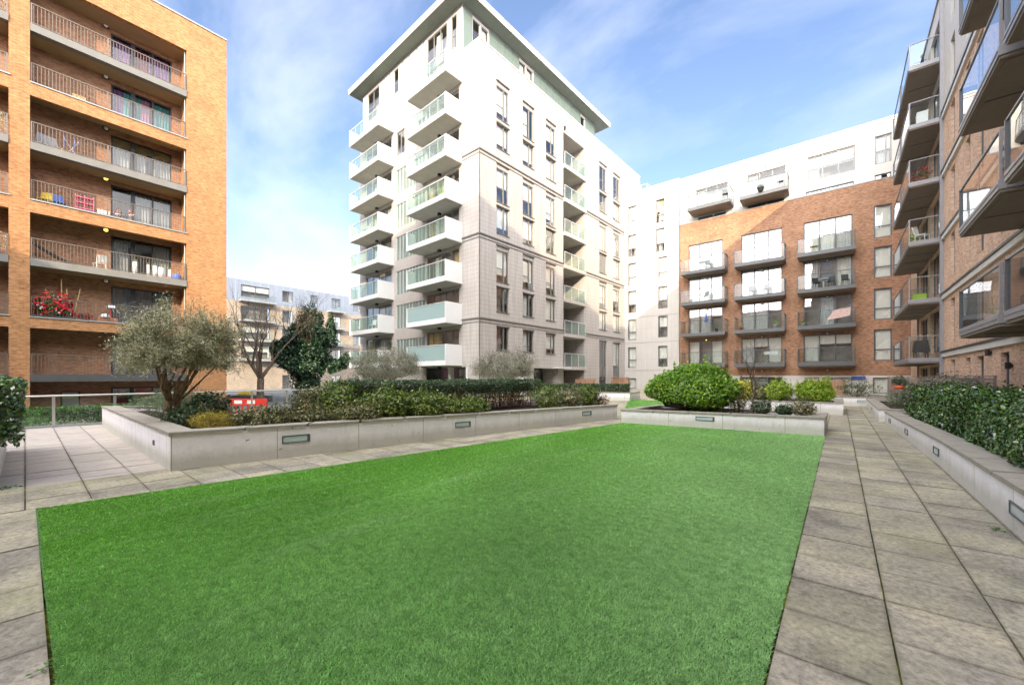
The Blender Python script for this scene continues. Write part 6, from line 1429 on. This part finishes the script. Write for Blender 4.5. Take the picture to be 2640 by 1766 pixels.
T = thing('clothes_airer', 'airer with pale washing on the lowest brick balcony of the middle column', 'clothes airer', (-4.5, BY, 2.51)); m = MB(); m.bar((-.4, -.2, 0), (.4, .2, 1.0), .015); m.bar((.4, -.2, 0), (-.4, .2, 1.0), .015); m.build('frame', 'alu_light', T); m = MB(); m.box(-.5, .5, -.02, .02, .75, 1.0); m.build('washing', 'curtain_white', T)
for x, rz, lb in ((-1.4, .5, 'left'), (-.6, -.4, 'middle'), (.35, .2, 'right')): chair((x, BY, 8.39), rz, 'black high-backed chair, %s of three on the second brick balcony of the right column' % lb)
table((-1.0, BY + .2, 8.39), 'white round table among the three black chairs', 'white_sheet')
T = thing('pink_cloth', 'pink patterned towel over the rail of the third brick balcony, right column', 'towel', (-.1, 39.62, 5.5)); m = MB(); m.hexa([(-.7, -.02, .25), (.7, -.02, .5), (.7, .03, .5), (-.7, .03, .25), (-.25, -.02, 1.0), (.75, -.02, 1.14), (.75, .03, 1.14), (-.25, .03, 1.0)]); m.build('cloth', 'towel_cloth', T)
pot((-2.3, BY, 5.45), 'small leafy pot on the third brick balcony of the right column', .25, .12, 'white_sheet', 'leaf_green', .18, 120)
table((-1.6, BY, 11.31), 'wicker round table on the top brick balcony of the right column', 'curtain_tan', .3, .45)
chair((-7.9, 39.7, 17.25), .3, 'dark chair on the left white attic balcony'); chair((-3.8, 39.7, 17.1), .3, 'grey chair at the right end of the second attic balcony', 'grey_fabric'); pot((-5.2, 39.6, 17.1), 'dark trough of plants on the second attic balcony', .3, .25, 'frame_grey', 'leaf_box', .3, 200, lh=.15)
# tower balconies (world positions in front of the left face)
def tw(u, w, z): a = -R(2.4); x, y = -u, -w; return (-18.83 + x * math.cos(a) - y * math.sin(a), 19.48 + x * math.sin(a) + y * math.cos(a), z)
pot(tw(5.6, 1.1, 22.5), 'orange flower pot on the top right tower balcony', .2, .14, 'terracotta', 'leaf_green', .16, 90, 'petal_red'); chair(tw(3.2, .9, 22.5), .5, 'blue-grey chair on the top right tower balcony', 'grey_fabric'); chair(tw(4.5, .9, 22.5), -.5, 'second chair on the top right tower balcony', 'grey_fabric')
chair(tw(13.5, .9, 13.86), .3, 'chair on the fourth left tower balcony from the top', 'grey_fabric'); chair(tw(12.5, .9, 5.41), .3, 'white chair on a lower left tower balcony', 'white_sheet'); pot(tw(3.0, .9, 13.86), 'yellowish plant on the fourth right tower balcony from the top', .4, .2, 'paint_white', 'leaf_yellow', .3, 200)
# right block balconies
RX = 3.35
T = thing('covered_barbecue', 'barbecue under a black cover on the lowest far balcony of the right block', 'barbecue', (RX, 30.4, 2.35)); m = MB(); m.hexa([(-.3, -.5, .35), (.3, -.5, .35), (.3, .5, .35), (-.3, .5, .35), (-.22, -.42, .95), (.22, -.42, .95), (.22, .42, .95), (-.22, .42, .95)]); m.build('cover', 'black_plastic', T)
for y in (-.4, .4):
    for x in (-.22, .22): m = MB(); m.bar((x, y, 0), (x, y, .35), .025); m.build('leg', 'black_plastic', T)
box_thing('storage_box', 'purple storage box on the second far balcony of the right block', 'box', (RX, 31.4, 5.37), (.5, .9, .45), 'purple_plastic'); box_thing('storage_box', 'lime green crate on the second far balcony of the right block', 'crate', (RX - .1, 30.2, 5.37), (.5, .8, .35), 'lime_plastic')
pot((RX - .2, 31.9, 8.36), 'bright green leafy plant spilling over the third far balcony of the right block', .4, .2, 'black_plastic', 'leaf_lime', .42, 500, lh=.5); chair((RX, 29.9, 8.36), 1.0, 'white chair on the third far balcony of the right block', 'white_sheet')
pot((RX, 30.0, 11.42), 'mixed flower pots on the fourth far balcony of the right block', .35, .2, 'terracotta', 'leaf_bronze', .35, 350, 'petal_red'); pot((RX, 31.0, 11.42), 'dark leafy plant next to the flower pots on the fourth far balcony', .3, .2, 'grey_trim', 'leaf_box', .35, 300)
box_thing('cabinet', 'white cabinet on the fifth far balcony of the right block', 'cabinet', (RX, 30.0, 14.39), (.4, .5, .85), 'white_sheet')
T = thing('bicycle', 'bicycle standing on the topmost far balcony of the right block', 'bicycle', (RX, 30.3, 17.41))
for y in (-.5, .5):
    m = MB(); pts = [(0, y + .33 * math.cos(a), .34 + .33 * math.sin(a)) for a in np.linspace(0, 6.283, 17)]; m.tube(pts, .02, 5, cap=False); m.build('wheel', 'black_plastic', T)
m = MB(); m.bar((0, -.5, .34), (0, -.1, .34), .015); m.bar((0, -.1, .34), (0, -.25, .85), .015); m.bar((0, -.1, .34), (0, .35, .8), .015); m.bar((0, -.22, .8), (0, .35, .8), .015); m.bar((0, .5, .34), (0, .33, .95), .015); m.bar((-.25, .33, .95), (.25, .33, .95), .015); m.build('frame', 'blue_sign', T); m = MB(); m.box(-.05, .05, -.35, -.15, .86, .9); m.build('saddle', 'black_plastic', T)
